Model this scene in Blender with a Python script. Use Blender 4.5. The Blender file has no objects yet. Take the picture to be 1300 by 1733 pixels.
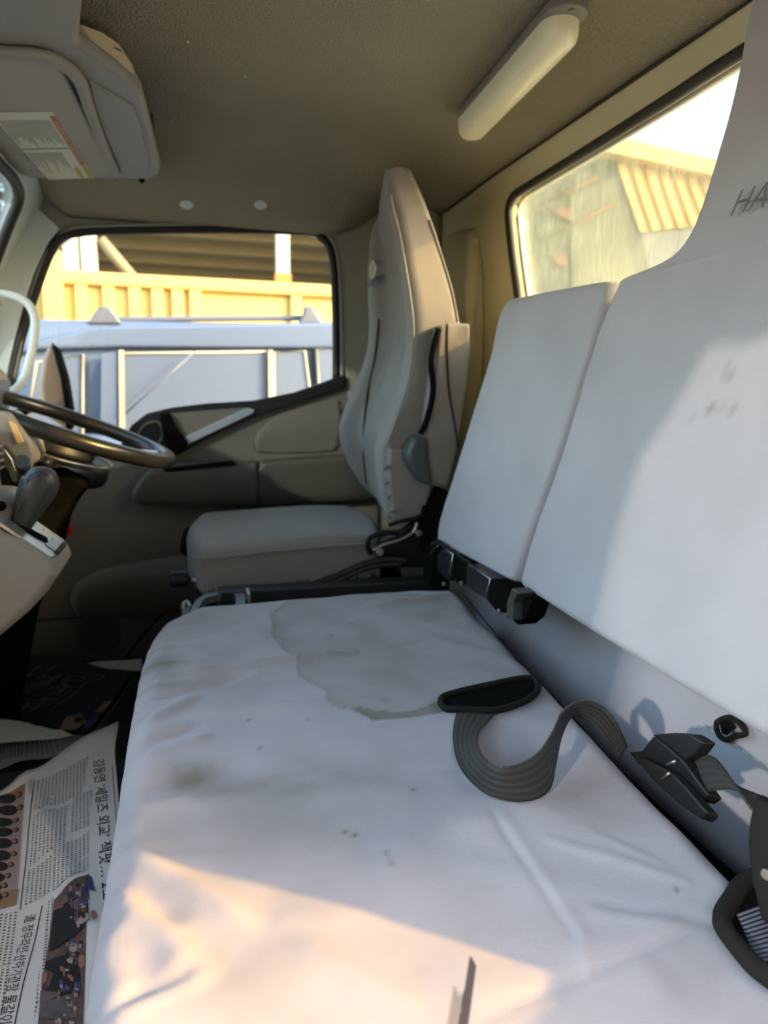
import bpy, bmesh, math, random
from math import sin, cos, radians, pi, sqrt, exp
from mathutils import Vector, noise, Matrix
random.seed(7)
C = bpy.context.scene
COL = C.collection
V = Vector

# ------------------------------------------------------------------ camera
FPX, CX, CY = 1201.0, 650.0, 866.5
def cam_axes(psi=15.4, th=9.9, roll=-1.0):
    psi, th, r = map(radians, (psi, th, roll))
    fwd = V((sin(psi)*cos(th), cos(psi)*cos(th), -sin(th)))
    right = V((cos(psi), -sin(psi), 0)); down = fwd.cross(right)
    return right*cos(r)+down*sin(r), -right*sin(r)+down*cos(r), fwd
RX, DX, WX = cam_axes()
cd = bpy.data.cameras.new('camera'); cam = bpy.data.objects.new('camera', cd); COL.objects.link(cam)
cd.sensor_fit = 'HORIZONTAL'; cd.sensor_width = 36; cd.lens = 36*FPX/1300
cd.clip_start = 0.01; cd.clip_end = 500
m = Matrix((RX, -DX, -WX)).transposed().to_4x4(); cam.matrix_world = m
cd.dof.use_dof = True; cd.dof.focus_distance = 0.66; cd.dof.aperture_fstop = 8.5
C.camera = cam

# ------------------------------------------------------------------ world, suns, exposure
SUN_DIR = V((-1.35, 1.0, -0.71))      # travel direction of the low warm sun (from behind the cab)
GLINT_DIR = V((1.0, 0.8, -0.45))      # travel direction of a second sun lamp, added for the backrest light patch
w = bpy.data.worlds.new('sky'); C.world = w; w.use_nodes = True
nt = w.node_tree; bg = nt.nodes['Background']
sky = nt.nodes.new('ShaderNodeTexSky'); sky.sky_type = 'NISHITA'; sky.sun_disc = False
sky.sun_elevation = radians(23); sky.sun_rotation = math.atan2(-SUN_DIR.x, -SUN_DIR.y)
sky.air_density = 1.0; sky.dust_density = 3.5; sky.ozone_density = 2.5
tint = nt.nodes.new('ShaderNodeMix'); tint.data_type = 'RGBA'; tint.blend_type = 'MULTIPLY'; tint.inputs[0].default_value = 1
nt.links.new(sky.outputs[0], tint.inputs[6]); tint.inputs[7].default_value = (1.0, .86, .73, 1)     # warm tint over the whole sky, for colour balance
nt.links.new(tint.outputs[2], bg.inputs[0]); bg.inputs[1].default_value = 1.4
def sun(name, d, e, col, ang):
    l = bpy.data.lights.new(name, 'SUN'); l.energy = e; l.color = col; l.angle = radians(ang)
    o = bpy.data.objects.new(name, l); COL.objects.link(o); o.location = (2, -2, 6)
    o.rotation_euler = d.to_track_quat('-Z', 'Y').to_euler(); return o
sun('sun', SUN_DIR, 5.9, (1.0, 0.54, 0.12), 0.6)
sun('sun_glint', GLINT_DIR, 1.3, (1.0, 0.90, 0.82), 1.4)
C.view_settings.view_transform = 'Standard'; C.view_settings.look = 'None'
C.view_settings.exposure = 0.58; C.view_settings.gamma = 1; C.view_settings.use_curve_mapping = False

# ------------------------------------------------------------------ helpers
def at(x, y, **k):
    (a, v), = k.items(); d = RX*((x-CX)/FPX)+DX*((y-CY)/FPX)+WX
    return d*(v/d['XYZ'.index(a)])
def tp(x, y, x0=.45, z0=-.30, k=.17):     # point on the leaning back plane X = x0+(Z-z0)k
    d = RX*((x-CX)/FPX)+DX*((y-CY)/FPX)+WX
    return d*((x0-z0*k)/(d.x-d.z*k))
def pts(l, **k): return [at(x, y, **k) for x, y in l]
LOC = {}
def tag(o, label=None, cat=None, group=None, kind=None):
    if label: o['label'] = label
    if cat: o['category'] = cat
    if group: o['group'] = group
    if kind: o['kind'] = kind
    return o
def empty(name, loc, label, cat, group=None):
    o = bpy.data.objects.new(name, None); COL.objects.link(o); o.location = loc; LOC[o] = V(loc)
    o.empty_display_size = .05
    return tag(o, label, cat, group)
def link(name, me, mat, parent=None, smooth=False):
    base = LOC[parent] if parent else V((0, 0, 0))
    vs = [v.co for v in me.vertices]
    if parent is None and vs:
        c = sum(vs, V((0, 0, 0)))/len(vs); c.z = min(v.z for v in vs); base = c.copy()
        me.transform(Matrix.Translation(-base)); off = base
    else:
        me.transform(Matrix.Translation(-base)); off = V((0, 0, 0))
    o = bpy.data.objects.new(name, me); COL.objects.link(o); o.location = off
    LOC[o] = base
    if parent: o.parent = parent
    mats = mat if isinstance(mat, (list, tuple)) else [mat]
    for m_ in mats: me.materials.append(m_)
    if smooth:
        for p in me.polygons: p.use_smooth = True
    return o
def mesh(name, vs, fs, mat, parent=None, smooth=False, bevel=0, seg=3, sub=0, solid=0):
    me = bpy.data.meshes.new(name); me.from_pydata([tuple(v) for v in vs], [], fs); me.update()
    o = link(name, me, mat, parent, smooth)
    if solid:
        s = o.modifiers.new('s', 'SOLIDIFY'); s.thickness = solid; s.offset = 0
    if bevel:
        b = o.modifiers.new('b', 'BEVEL'); b.width = bevel; b.segments = seg; b.limit_method = 'ANGLE'; b.angle_limit = radians(35)
        for p in me.polygons: p.use_smooth = True
        o.modifiers.new('w', 'WEIGHTED_NORMAL').keep_sharp = False
    if sub:
        s = o.modifiers.new('u', 'SUBSURF'); s.levels = s.render_levels = sub
    return o
def frombm(name, bm, mat, parent=None, smooth=False, bevel=0, seg=3):
    bmesh.ops.recalc_face_normals(bm, faces=bm.faces[:])
    vs = [v.co.copy() for v in bm.verts]; bm.verts.index_update()
    fs = [[v.index for v in f.verts] for f in bm.faces]; bm.free()
    return mesh(name, vs, fs, mat, parent, smooth, bevel, seg)
def prism(name, poly, ext, mat, parent=None, bevel=0, seg=3, smooth=False):
    """extrude a 3-D polygon by vector ext"""
    bm = bmesh.new(); ext = V(ext)
    a = [bm.verts.new(p) for p in poly]; b = [bm.verts.new(p+ext) for p in poly]; n = len(poly)
    bm.faces.new(a); bm.faces.new(b[::-1])
    for i in range(n): bm.faces.new((a[i], a[(i+1) % n], b[(i+1) % n], b[i]))
    return frombm(name, bm, mat, parent, smooth, bevel, seg)
def box(name, c, s, mat, parent=None, bevel=0, rot=None):
    c = V(c); R = rot.to_matrix() if rot else Matrix.Identity(3)
    q = [c+R @ V((x*s[0]/2, y*s[1]/2, z*s[2]/2)) for z in (-1, 1) for x, y in ((-1, -1), (1, -1), (1, 1), (-1, 1))]
    return mesh(name, q, [(3, 2, 1, 0), (4, 5, 6, 7), (0, 1, 5, 4), (1, 2, 6, 5), (2, 3, 7, 6), (3, 0, 4, 7)], mat, parent, bevel=bevel)
def hole_plate(name, outer, inner, ext, mat, parent=None, bevel=0):
    bm = bmesh.new(); ext = V(ext)
    def loop(l): 
        v = [bm.verts.new(p) for p in l]; return [bm.edges.new((v[i], v[(i+1) % len(v)])) for i in range(len(v))]
    e = loop(outer)
    for h in inner: e += loop(h)
    bmesh.ops.triangle_fill(bm, use_beauty=True, use_dissolve=False, edges=e)
    g = bmesh.ops.extrude_face_region(bm, geom=bm.faces[:])
    bmesh.ops.translate(bm, verts=[x for x in g['geom'] if isinstance(x, bmesh.types.BMVert)], vec=ext)
    return frombm(name, bm, mat, parent, bevel=bevel)
def spline(P, n=6, closed=False):
    out = []; N = len(P); P = [V(p) for p in P]
    for i in range(N if closed else N-1):
        g = (lambda j: P[j % N]) if closed else (lambda j: P[max(0, min(N-1, j))])
        a, b, c, d = g(i-1), g(i), g(i+1), g(i+2)
        for k in range(n):
            t = k/n
            out.append(.5*((2*b)+(c-a)*t+(2*a-5*b+4*c-d)*t*t+(3*b-a-3*c+d)*t**3))
    if not closed: out.append(P[-1].copy())
    return out
def tube(name, P, r, mat, parent=None, closed=False, n=10, flat=1.0, up=None, cap=True):
    """tube along P; r a number or list; flat squeezes across 'up'"""
    P = [V(p) for p in P]; N = len(P); vs = []; fs = []
    prev = V(up) if up else None
    for i, p in enumerate(P):
        if closed: t = P[(i+1) % N]-P[i-1]
        else: t = P[min(N-1, i+1)]-P[max(0, i-1)]
        t.normalize()
        if prev is None: prev = V((0, 0, 1)) if abs(t.z) < .9 else V((1, 0, 0))
        a = (V(up) if up else prev); a = (a-t*a.dot(t)).normalized(); b = t.cross(a); prev = a
        rr = r[i] if isinstance(r, (list, tuple)) else r
        for k in range(n):
            an = 2*pi*k/n; vs.append(p+a*cos(an)*rr*flat+b*sin(an)*rr)
    for i in range(N if closed else N-1):
        j = (i+1) % N
        for k in range(n):
            k2 = (k+1) % n; fs.append((i*n+k, i*n+k2, j*n+k2, j*n+k))
    if not closed and cap: fs += [tuple(range(n))[::-1], tuple((N-1)*n+k for k in range(n))]
    return mesh(name, vs, fs, mat, parent, smooth=True)
def disc(name, c, nrm, r, h, mat, parent=None, n=24, bevel=0, taper=1.0):
    nrm = V(nrm).normalized(); a = nrm.orthogonal().normalized(); b = nrm.cross(a); c = V(c)
    vs = [c+(a*cos(2*pi*i/n)+b*sin(2*pi*i/n))*r for i in range(n)]+[c+nrm*h+(a*cos(2*pi*i/n)+b*sin(2*pi*i/n))*r*taper for i in range(n)]
    fs = [tuple(range(n))[::-1], tuple(range(n, 2*n))]+[(i, (i+1) % n, n+(i+1) % n, n+i) for i in range(n)]
    return mesh(name, vs, fs, mat, parent, bevel=bevel or h*.2)
def ribbon(name, A, B, th, mat, parent=None, n=8):
    a = spline(A, n); b = spline(B, n); N = len(a); M = 6; vs = []; fs = []; uv = []
    L = 0
    for i in range(N):
        if i: L += ((a[i]+b[i])/2-(a[i-1]+b[i-1])/2).length
        for j in range(M+1): vs.append(a[i].lerp(b[i], j/M)); uv.append((j/M, L))
    for i in range(N-1):
        for j in range(M): q = i*(M+1)+j; fs.append((q, q+1, q+M+2, q+M+1))
    o = mesh(name, vs, fs, mat, parent, smooth=True, solid=th)
    l = o.data.uv_layers.new(name='UVMap')
    for lp in o.data.loops: l.data[lp.index].uv = uv[lp.vertex_index]
    return o
def rows_fn(rows):
    n = len(rows)-1
    def f(t):
        t = max(0, min(1, t))*n; i = min(n-1, int(t)); s = t-i
        return tuple(V(a).lerp(V(b), s) for a, b in zip(rows[i], rows[i+1]))
    return f
def smooth_rows(rows, n=5):
    ch = [spline([r[k] for r in rows], n) for k in range(len(rows[0]))]
    return list(zip(*ch))
def pillow(name, rows, mat, parent=None, N=(60, 60), r=.03, k=.2, disp=None, col=None, side=6, back=True, crown=0, rb=None, hook=None):
    """rows: (left, right, back offset) from v=-1 to v=1"""
    rb = rb if rb is not None else r*.6
    global LAST
    f = rows_fn(rows); nu, nv = N; vs = []; cols = []
    Lm, Rm, Bm = f(.5); W = (Rm-Lm).length; H = ((rows[-1][0]+rows[-1][1])/2-(rows[0][0]+rows[0][1])/2).length
    def base(u, v):
        u2 = u*sqrt(1-k*v*v); v2 = v*sqrt(1-k*u*u); L, R, B = f((v2+1)/2); return L.lerp(R, (u2+1)/2), B
    def drop(u, v, r):
        a = max(0, r-(1-abs(u))*W/2); b = max(0, r-(1-abs(v))*H/2); q = min(r, sqrt(a*a+b*b)); return r-sqrt(max(0, r*r-q*q))
    def surf(u, v):
        p, B = base(u, v); bn = B.normalized(); q = p+bn*drop(u, v, r)-bn*crown*(1-u*u)*(1-v*v)
        return q-bn*disp(p, u, v) if disp else q
    LAST = surf
    sm = lambda i, n: sin((i/n*2-1)*pi/2)*.5+(i/n*2-1)*.5     # denser at the rims
    grid = {}
    for j in range(nv+1):
        for i in range(nu+1):
            u, v = sm(i, nu), sm(j, nv); p, B = base(u, v); bn = B.normalized()
            q = p+bn*drop(u, v, r)-bn*crown*(1-u*u)*(1-v*v)
            if disp: q = q-bn*disp(p, u, v)
            grid[i, j] = len(vs); vs.append(q); cols.append(col(p, u, v) if col else 0)
    fs = [(grid[i, j], grid[i+1, j], grid[i+1, j+1], grid[i, j+1]) for i in range(nu) for j in range(nv)]
    ring = [(i, 0) for i in range(nu)]+[(nu, j) for j in range(nv)]+[(i, nv) for i in range(nu, 0, -1)]+[(0, j) for j in range(nv, 0, -1)]
    prev = [grid[x] for x in ring]
    for s in range(1, side+1):
        cur = []
        for n_, (i, j) in enumerate(ring):
            u, v = sm(i, nu), sm(j, nv); p, B = base(u, v); t = s/side; bl = B.length; bn = B.normalized()
            z = r+(bl-r-rb)*t; q = p+bn*z
            if disp: q = q-bn*disp(p, u, v)*(1-t)
            cur.append(len(vs)); vs.append(q); cols.append(col(p, u, v)*(1-t*.6) if col else 0)
        for a in range(len(ring)):
            b = (a+1) % len(ring); fs.append((prev[a], cur[a], cur[b], prev[b]))
        prev = cur
    if back:
        g2 = {}
        for n_, x in enumerate(ring): g2[x] = None
        for j in range(nv+1):
            for i in range(nu+1):
                u, v = sm(i, nu), sm(j, nv); p, B = base(u, v); bn = B.normalized()
                g2[i, j] = len(vs); vs.append(p+B-bn*drop(u, v, rb)); cols.append(0)
        fs += [(g2[i, j], g2[i, j+1], g2[i+1, j+1], g2[i+1, j]) for i in range(nu) for j in range(nv)]
        for a in range(len(ring)):
            b = (a+1) % len(ring); fs.append((prev[a], g2[ring[a]], g2[ring[b]], prev[b]))
    o = mesh(name, vs, fs, mat, parent, smooth=True)
    if col:
        at_ = o.data.attributes.new('soil', 'FLOAT', 'POINT'); at_.data.foreach_set('value', [float(c) for c in cols])
    bm = bmesh.new(); bm.from_mesh(o.data); bmesh.ops.recalc_face_normals(bm, faces=bm.faces[:]); bm.to_mesh(o.data); bm.free()
    return o
def folds(lst):
    """lst: (p, q, width, amp) in any two of XYZ given by projector"""
    def f(x, y):
        s = 0
        for (ax, ay), (bx, by), wd, am in lst:
            dx, dy = bx-ax, by-ay; L2 = dx*dx+dy*dy; t = ((x-ax)*dx+(y-ay)*dy)/L2
            if t < -.15 or t > 1.15: continue
            tc = max(0, min(1, t)); d = ((x-ax-tc*dx)**2+(y-ay-tc*dy)**2)
            if d > wd*wd*9: continue
            s += am*exp(-d/(wd*wd))*max(0, min(1, (t+.15)/.3))*max(0, min(1, (1.15-t)/.3))
        return s
    return f

# ------------------------------------------------------------------ materials
def nodes(m_): return m_.node_tree.nodes, m_.node_tree.links
def mk(name, col, rough=.7, metal=0, vary=0, vscale=8, bump=0, bscale=300, bdist=.001, coat=0, sheen=0, stretch=None, spec=.5):
    m_ = bpy.data.materials.new(name); m_.use_nodes = True; N, L = nodes(m_); b = N['Principled BSDF']
    b.inputs['Roughness'].default_value = rough; b.inputs['Metallic'].default_value = metal
    b.inputs['Coat Weight'].default_value = coat; b.inputs['Specular IOR Level'].default_value = spec
    b.inputs['Sheen Weight'].default_value = sheen
    tc = N.new('ShaderNodeTexCoord'); mp = N.new('ShaderNodeMapping'); L.new(tc.outputs['Object'], mp.inputs[0])
    if stretch: mp.inputs['Scale'].default_value = stretch
    n1 = N.new('ShaderNodeTexNoise'); n1.inputs['Scale'].default_value = vscale; n1.inputs['Detail'].default_value = 6; L.new(mp.outputs[0], n1.inputs[0])
    mx = N.new('ShaderNodeMix'); mx.data_type = 'RGBA'
    c = V(col); mx.inputs[6].default_value = (*(c*(1-vary)), 1); mx.inputs[7].default_value = (*(c*(1+vary)), 1)
    L.new(n1.outputs[0], mx.inputs[0]); L.new(mx.outputs[2], b.inputs['Base Color'])
    if bump:
        n2 = N.new('ShaderNodeTexNoise'); n2.inputs['Scale'].default_value = bscale; n2.inputs['Detail'].default_value = 3; L.new(mp.outputs[0], n2.inputs[0])
        bp = N.new('ShaderNodeBump'); bp.inputs['Strength'].default_value = bump; bp.inputs['Distance'].default_value = bdist
        L.new(n2.outputs[0], bp.inputs['Height']); L.new(bp.outputs[0], b.inputs['Normal'])
    return m_
def soil(m_, c1, c2=None):
    """brown soiling from the vertex attribute 'soil' (negative = black smear)"""
    N, L = nodes(m_); b = N['Principled BSDF']; src = b.inputs['Base Color'].links[0].from_socket
    a = N.new('ShaderNodeAttribute'); a.attribute_name = 'soil'
    mx = N.new('ShaderNodeMix'); mx.data_type = 'RGBA'; mx.clamp_factor = True; L.new(a.outputs['Fac'], mx.inputs[0]); L.new(src, mx.inputs[6]); mx.inputs[7].default_value = (*c1, 1)
    ng = N.new('ShaderNodeMath'); ng.operation = 'MULTIPLY'; ng.inputs[1].default_value = -1; ng.use_clamp = True; L.new(a.outputs['Fac'], ng.inputs[0])
    m2 = N.new('ShaderNodeMix'); m2.data_type = 'RGBA'; L.new(ng.outputs[0], m2.inputs[0]); L.new(mx.outputs[2], m2.inputs[6]); m2.inputs[7].default_value = (.05, .05, .06, 1)
    L.new(m2.outputs[2], b.inputs['Base Color'])
def glass(name, tint=(1, 1, 1), dirt=0, dcol=(.5, .5, .42)):
    m_ = bpy.data.materials.new(name); m_.use_nodes = True; N, L = nodes(m_); N.remove(N['Principled BSDF']); out = N['Material Output']
    tr = N.new('ShaderNodeBsdfTransparent'); tr.inputs[0].default_value = (*tint, 1)
    gl = N.new('ShaderNodeBsdfGlossy'); gl.inputs['Roughness'].default_value = .02
    fr = N.new('ShaderNodeFresnel'); fr.inputs[0].default_value = 1.45
    fm = N.new('ShaderNodeMath'); fm.operation = 'MULTIPLY'; fm.inputs[1].default_value = .7; L.new(fr.outputs[0], fm.inputs[0])
    a = N.new('ShaderNodeMixShader'); L.new(fm.outputs[0], a.inputs[0]); L.new(tr.outputs[0], a.inputs[1]); L.new(gl.outputs[0], a.inputs[2])
    last = a
    if dirt:
        tc = N.new('ShaderNodeTexCoord'); mp = N.new('ShaderNodeMapping'); mp.inputs['Scale'].default_value = (1, 55, 4); L.new(tc.outputs['Object'], mp.inputs[0])
        n1 = N.new('ShaderNodeTexNoise'); n1.inputs['Scale'].default_value = 5; n1.inputs['Detail'].default_value = 5; L.new(mp.outputs[0], n1.inputs[0])
        n2 = N.new('ShaderNodeTexNoise'); n2.inputs['Scale'].default_value = 9; L.new(tc.outputs['Object'], n2.inputs[0])
        vo = N.new('ShaderNodeTexVoronoi'); vo.inputs['Scale'].default_value = 90; L.new(tc.outputs['Object'], vo.inputs[0])
        lt = N.new('ShaderNodeMath'); lt.operation = 'LESS_THAN'; lt.inputs[1].default_value = .16; L.new(vo.outputs['Distance'], lt.inputs[0])
        pw = N.new('ShaderNodeMath'); pw.operation = 'POWER'; pw.inputs[1].default_value = 3.5; L.new(n1.outputs[0], pw.inputs[0])
        p2 = N.new('ShaderNodeMath'); p2.operation = 'MULTIPLY'; p2.inputs[1].default_value = 5.0; L.new(pw.outputs[0], p2.inputs[0])
        mu = N.new('ShaderNodeMath'); mu.operation = 'MULTIPLY'; L.new(p2.outputs[0], mu.inputs[0]); L.new(n2.outputs[0], mu.inputs[1])
        m3 = N.new('ShaderNodeMath'); m3.operation = 'MULTIPLY_ADD'; m3.inputs[1].default_value = .3; L.new(lt.outputs[0], m3.inputs[0]); L.new(mu.outputs[0], m3.inputs[2])
        m4 = N.new('ShaderNodeMath'); m4.operation = 'MULTIPLY'; m4.inputs[1].default_value = dirt; m4.use_clamp = True; L.new(m3.outputs[0], m4.inputs[0])
        df = N.new('ShaderNodeBsdfDiffuse'); df.inputs[0].default_value = (*dcol, 1)
        tl = N.new('ShaderNodeBsdfTranslucent'); tl.inputs[0].default_value = (*dcol, 1)
        ad = N.new('ShaderNodeMixShader'); ad.inputs[0].default_value = .6; L.new(df.outputs[0], ad.inputs[1]); L.new(tl.outputs[0], ad.inputs[2])
        b2 = N.new('ShaderNodeMixShader'); L.new(m4.outputs[0], b2.inputs[0]); L.new(a.outputs[0], b2.inputs[1]); L.new(ad.outputs[0], b2.inputs[2]); last = b2
    L.new(last.outputs[0], out.inputs[0]); return m_
def weave(name, col, sh=.12, **k):
    m_ = mk(name, col, rough=.95, sheen=sh, spec=.12, **k); N, L = nodes(m_); b = N['Principled BSDF']
    tc = N.new('ShaderNodeTexCoord'); n3 = N.new('ShaderNodeTexNoise'); n3.inputs['Scale'].default_value = 900; n3.inputs['Detail'].default_value = 2; L.new(tc.outputs['Object'], n3.inputs[0])
    bp = N.new('ShaderNodeBump'); bp.inputs['Strength'].default_value = .3; bp.inputs['Distance'].default_value = .0006; L.new(n3.outputs[0], bp.inputs['Height'])
    n2 = N.new('ShaderNodeTexNoise'); n2.inputs['Scale'].default_value = 55; n2.inputs['Detail'].default_value = 4; L.new(tc.outputs['Object'], n2.inputs[0])
    b2 = N.new('ShaderNodeBump'); b2.inputs['Strength'].default_value = .25; b2.inputs['Distance'].default_value = .002; L.new(n2.outputs[0], b2.inputs['Height']); L.new(bp.outputs[0], b2.inputs['Normal'])
    L.new(b2.outputs[0], b.inputs['Normal']); return m_
M = {}
M['cover'] = weave('bench_cover_cloth', (.395, .382, .398), vary=.14, vscale=7); soil(M['cover'], (.15, .14, .095))
M['dcover'] = weave('driver_cover_cloth', (.245, .228, .208), vary=.10, vscale=9)
M['bind'] = weave('olive_binding_tape', (.018, .018, .014), sh=0, vary=.15, vscale=30)
M['headliner'] = mk('ceiling_felt', (.325, .298, .215), rough=1, vary=.12, vscale=6, bump=1, bscale=230, bdist=.004, spec=.1)
M['trim'] = mk('grey_trim_plastic', (.34, .335, .27), rough=.6, vary=.06, vscale=6, bump=.15, bscale=700)
M['pillar'] = mk('pale_pillar_plastic', (.64, .72, .72), rough=.6, vary=.05, bump=.15, bscale=700)
M['reartrim'] = mk('rear_wall_plastic', (.54, .51, .33), rough=.6, vary=.06, bump=.12, bscale=600)
M['door'] = mk('door_panel_plastic', (.175, .162, .132), rough=.65, vary=.10, vscale=5, bump=.25, bscale=600)
M['doordark'] = mk('armrest_plastic', (.10, .094, .074), rough=.55, vary=.08, bump=.2, bscale=600)
M['console'] = mk('header_console_plastic', (.27, .26, .235), rough=.6, vary=.05, bump=.2, bscale=700)
M['visor'] = mk('visor_vinyl', (.33, .31, .26), rough=.7, vary=.05, bump=.4, bscale=500)
M['dash'] = mk('beige_dash_plastic', (.27, .235, .185), rough=.55, vary=.08, bump=.2, bscale=600)
M['black'] = mk('black_plastic', (.012, .012, .012), rough=.45, vary=.2, bump=.15, bscale=500)
M['matblack'] = mk('black_rubber', (.008, .008, .007), rough=.8, spec=0, vary=.2, bump=.2, bscale=300)
M['floor'] = mk('black_rubber_floor', (.016, .016, .016), rough=.75, vary=.3, vscale=15, bump=.5, bscale=200)
M['rim'] = mk('worn_wheel_vinyl', (.022, .021, .018), rough=.28, vary=.2, bump=.1, bscale=400)
M['knob'] = mk('dark_leather', (.045, .043, .036), rough=.45, vary=.12, bump=.2, bscale=500)
M['chrome'] = mk('brushed_silver', (.75, .75, .73), rough=.28, metal=.9, vary=.04)
M['steel'] = mk('dull_steel', (.35, .33, .28), rough=.35, metal=.9, vary=.1)
M['silverline'] = mk('pale_grey_paint', (.42, .47, .50), rough=.4, metal=.3)
M['red'] = mk('red_plastic', (.7, .015, .02), rough=.4)
M['lamp'] = mk('lamp_diffuser', (.92, .88, .62), rough=.3, vary=.03, coat=.2)
M['lampbase'] = mk('lamp_base_plastic', (.22, .21, .19), rough=.55)
M['paper'] = mk('newsprint_paper', (.82, .83, .80), rough=.9, vary=.05, vscale=12, spec=.1)
M['paperdim'] = mk('grey_newsprint', (.36, .36, .38), rough=.9, vary=.15, vscale=30, spec=.1)
M['ad'] = mk('dark_blue_advert_page', (.035, .042, .05), rough=.7, vary=.7, vscale=9, spec=.2)
M['ink'] = mk('black_ink', (.03, .03, .03), rough=.9, spec=.1)
M['yink'] = mk('ochre_ink', (.17, .155, .085), rough=.8, spec=.1)
M['pages'] = mk('book_pages', (.80, .68, .47), rough=.9, vary=.25, vscale=6, stretch=(220, 8, 220), spec=.1)
M['label'] = mk('label_paper', (.62, .60, .45), rough=.55, vary=.04)
M['orange'] = mk('orange_print', (.42, .10, .03), rough=.6)
M['yellowp'] = mk('yellow_print', (.42, .36, .03), rough=.6)
M['lblink'] = mk('faded_grey_print', (.13, .13, .10), rough=.7)
M['rubber'] = mk('window_seal_rubber', (.014, .013, .010), rough=.55, vary=.2)
M['mirror_reflect'] = mk('mirror_orange_reflection', (.42, .27, .17), rough=.5)  # black mirror shell; the orange it reflects is put into the base colour
M['glass'] = glass('door_glass', (.76, .80, .79))
M['wglass'] = glass('windshield_glass', (.90, .95, .94))
M['rglass'] = glass('dusty_rear_glass', (.90, .95, .92), dirt=.62, dcol=(.20, .24, .20))
M['carpaint'] = mk('silver_car_paint', (.11, .15, .24), rough=.25, metal=.15, coat=.5)
M['carglass'] = mk('tinted_car_glass', (.09, .12, .19), rough=.3, spec=.8)
M['carchrome'] = mk('pale_window_frame', (.34, .33, .26), rough=.3)
M['cardark'] = mk('grey_rail_plastic', (.10, .11, .14), rough=.4)
M['yellow'] = mk('pale_yellow_paint', (.52, .36, .11), rough=.6, vary=.08, vscale=2)
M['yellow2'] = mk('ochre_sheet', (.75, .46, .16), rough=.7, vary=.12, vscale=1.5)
M['canopy'] = mk('canopy_steel', (.20, .18, .11), rough=.7, vary=.15, vscale=2)
M['canopyd'] = mk('canopy_sheet', (.10, .095, .06), rough=.8, vary=.2, vscale=2)
M['column'] = mk('pale_column_paint', (.36, .37, .33), rough=.6, vary=.1)
M['rust'] = mk('orange_column_base', (.50, .17, .05), rough=.8, vary=.2)
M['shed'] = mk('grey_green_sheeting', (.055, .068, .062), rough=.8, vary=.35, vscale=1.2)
M['tar'] = mk('yard_concrete', (.42, .38, .31), rough=.95, vary=.2, vscale=1.5, bump=.3, bscale=40)
M['brown'] = mk('brown_brick_wall', (.16, .075, .04), rough=.9, vary=.3)
M['leaf'] = mk('tree_leaf', (.10, .13, .05), rough=.7, vary=.5, vscale=3)
M['bark'] = mk('tree_bark', (.10, .08, .06), rough=.9, vary=.3)
def strap_mat():
    m_ = mk('webbing_strap', (.062, .062, .042), rough=.55, sheen=.08, vary=.08); N, L = nodes(m_); b = N['Principled BSDF']
    tc = N.new('ShaderNodeTexCoord'); mp = N.new('ShaderNodeMapping'); L.new(tc.outputs['UV'], mp.inputs[0])
    w1 = N.new('ShaderNodeTexWave'); w1.bands_direction = 'X'; w1.inputs['Scale'].default_value = 1.6; L.new(mp.outputs[0], w1.inputs[0])
    w2 = N.new('ShaderNodeTexWave'); w2.bands_direction = 'DIAGONAL'; w2.inputs['Scale'].default_value = 90; L.new(mp.outputs[0], w2.inputs[0])
    a = N.new('ShaderNodeMath'); a.operation = 'MULTIPLY_ADD'; a.inputs[1].default_value = .25; L.new(w2.outputs[1], a.inputs[0]); L.new(w1.outputs[1], a.inputs[2])
    src = b.inputs['Base Color'].links[0].from_socket; mm = N.new('ShaderNodeMix'); mm.data_type = 'RGBA'; mm.blend_type = 'MULTIPLY'; mm.inputs[0].default_value = 1
    rp = N.new('ShaderNodeMapRange'); rp.inputs['To Min'].default_value = .55; rp.inputs['To Max'].default_value = 1.5; L.new(w1.outputs[1], rp.inputs[0])  # light and shade of the ribs put into the strap colour as stripes
    L.new(src, mm.inputs[6]); L.new(rp.outputs[0], mm.inputs[7]); L.new(mm.outputs[2], b.inputs['Base Color'])
    bp = N.new('ShaderNodeBump'); bp.inputs['Strength'].default_value = 1; bp.inputs['Distance'].default_value = .004; L.new(a.outputs[0], bp.inputs['Height']); L.new(bp.outputs[0], b.inputs['Normal'])
    return m_
M['strap'] = strap_mat()
def print_mat():
    m_ = bpy.data.materials.new('newsprint_text'); m_.use_nodes = True; N, L = nodes(m_); b = N['Principled BSDF']; b.inputs['Roughness'].default_value = .9
    tc = N.new('ShaderNodeTexCoord'); br = N.new('ShaderNodeTexBrick'); L.new(tc.outputs['UV'], br.inputs[0])
    br.inputs['Color1'].default_value = (.10, .10, .095, 1); br.inputs['Color2'].default_value = (.34, .34, .31, 1); br.inputs['Mortar'].default_value = (.80, .81, .78, 1)
    br.inputs['Scale'].default_value = 1; br.inputs['Mortar Size'].default_value = .0012; br.inputs['Mortar Smooth'].default_value = .3
    br.inputs['Brick Width'].default_value = .0048; br.inputs['Row Height'].default_value = .0048; br.offset = .37
    L.new(br.outputs[0], b.inputs['Base Color']); return m_
M['text'] = print_mat()

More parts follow.
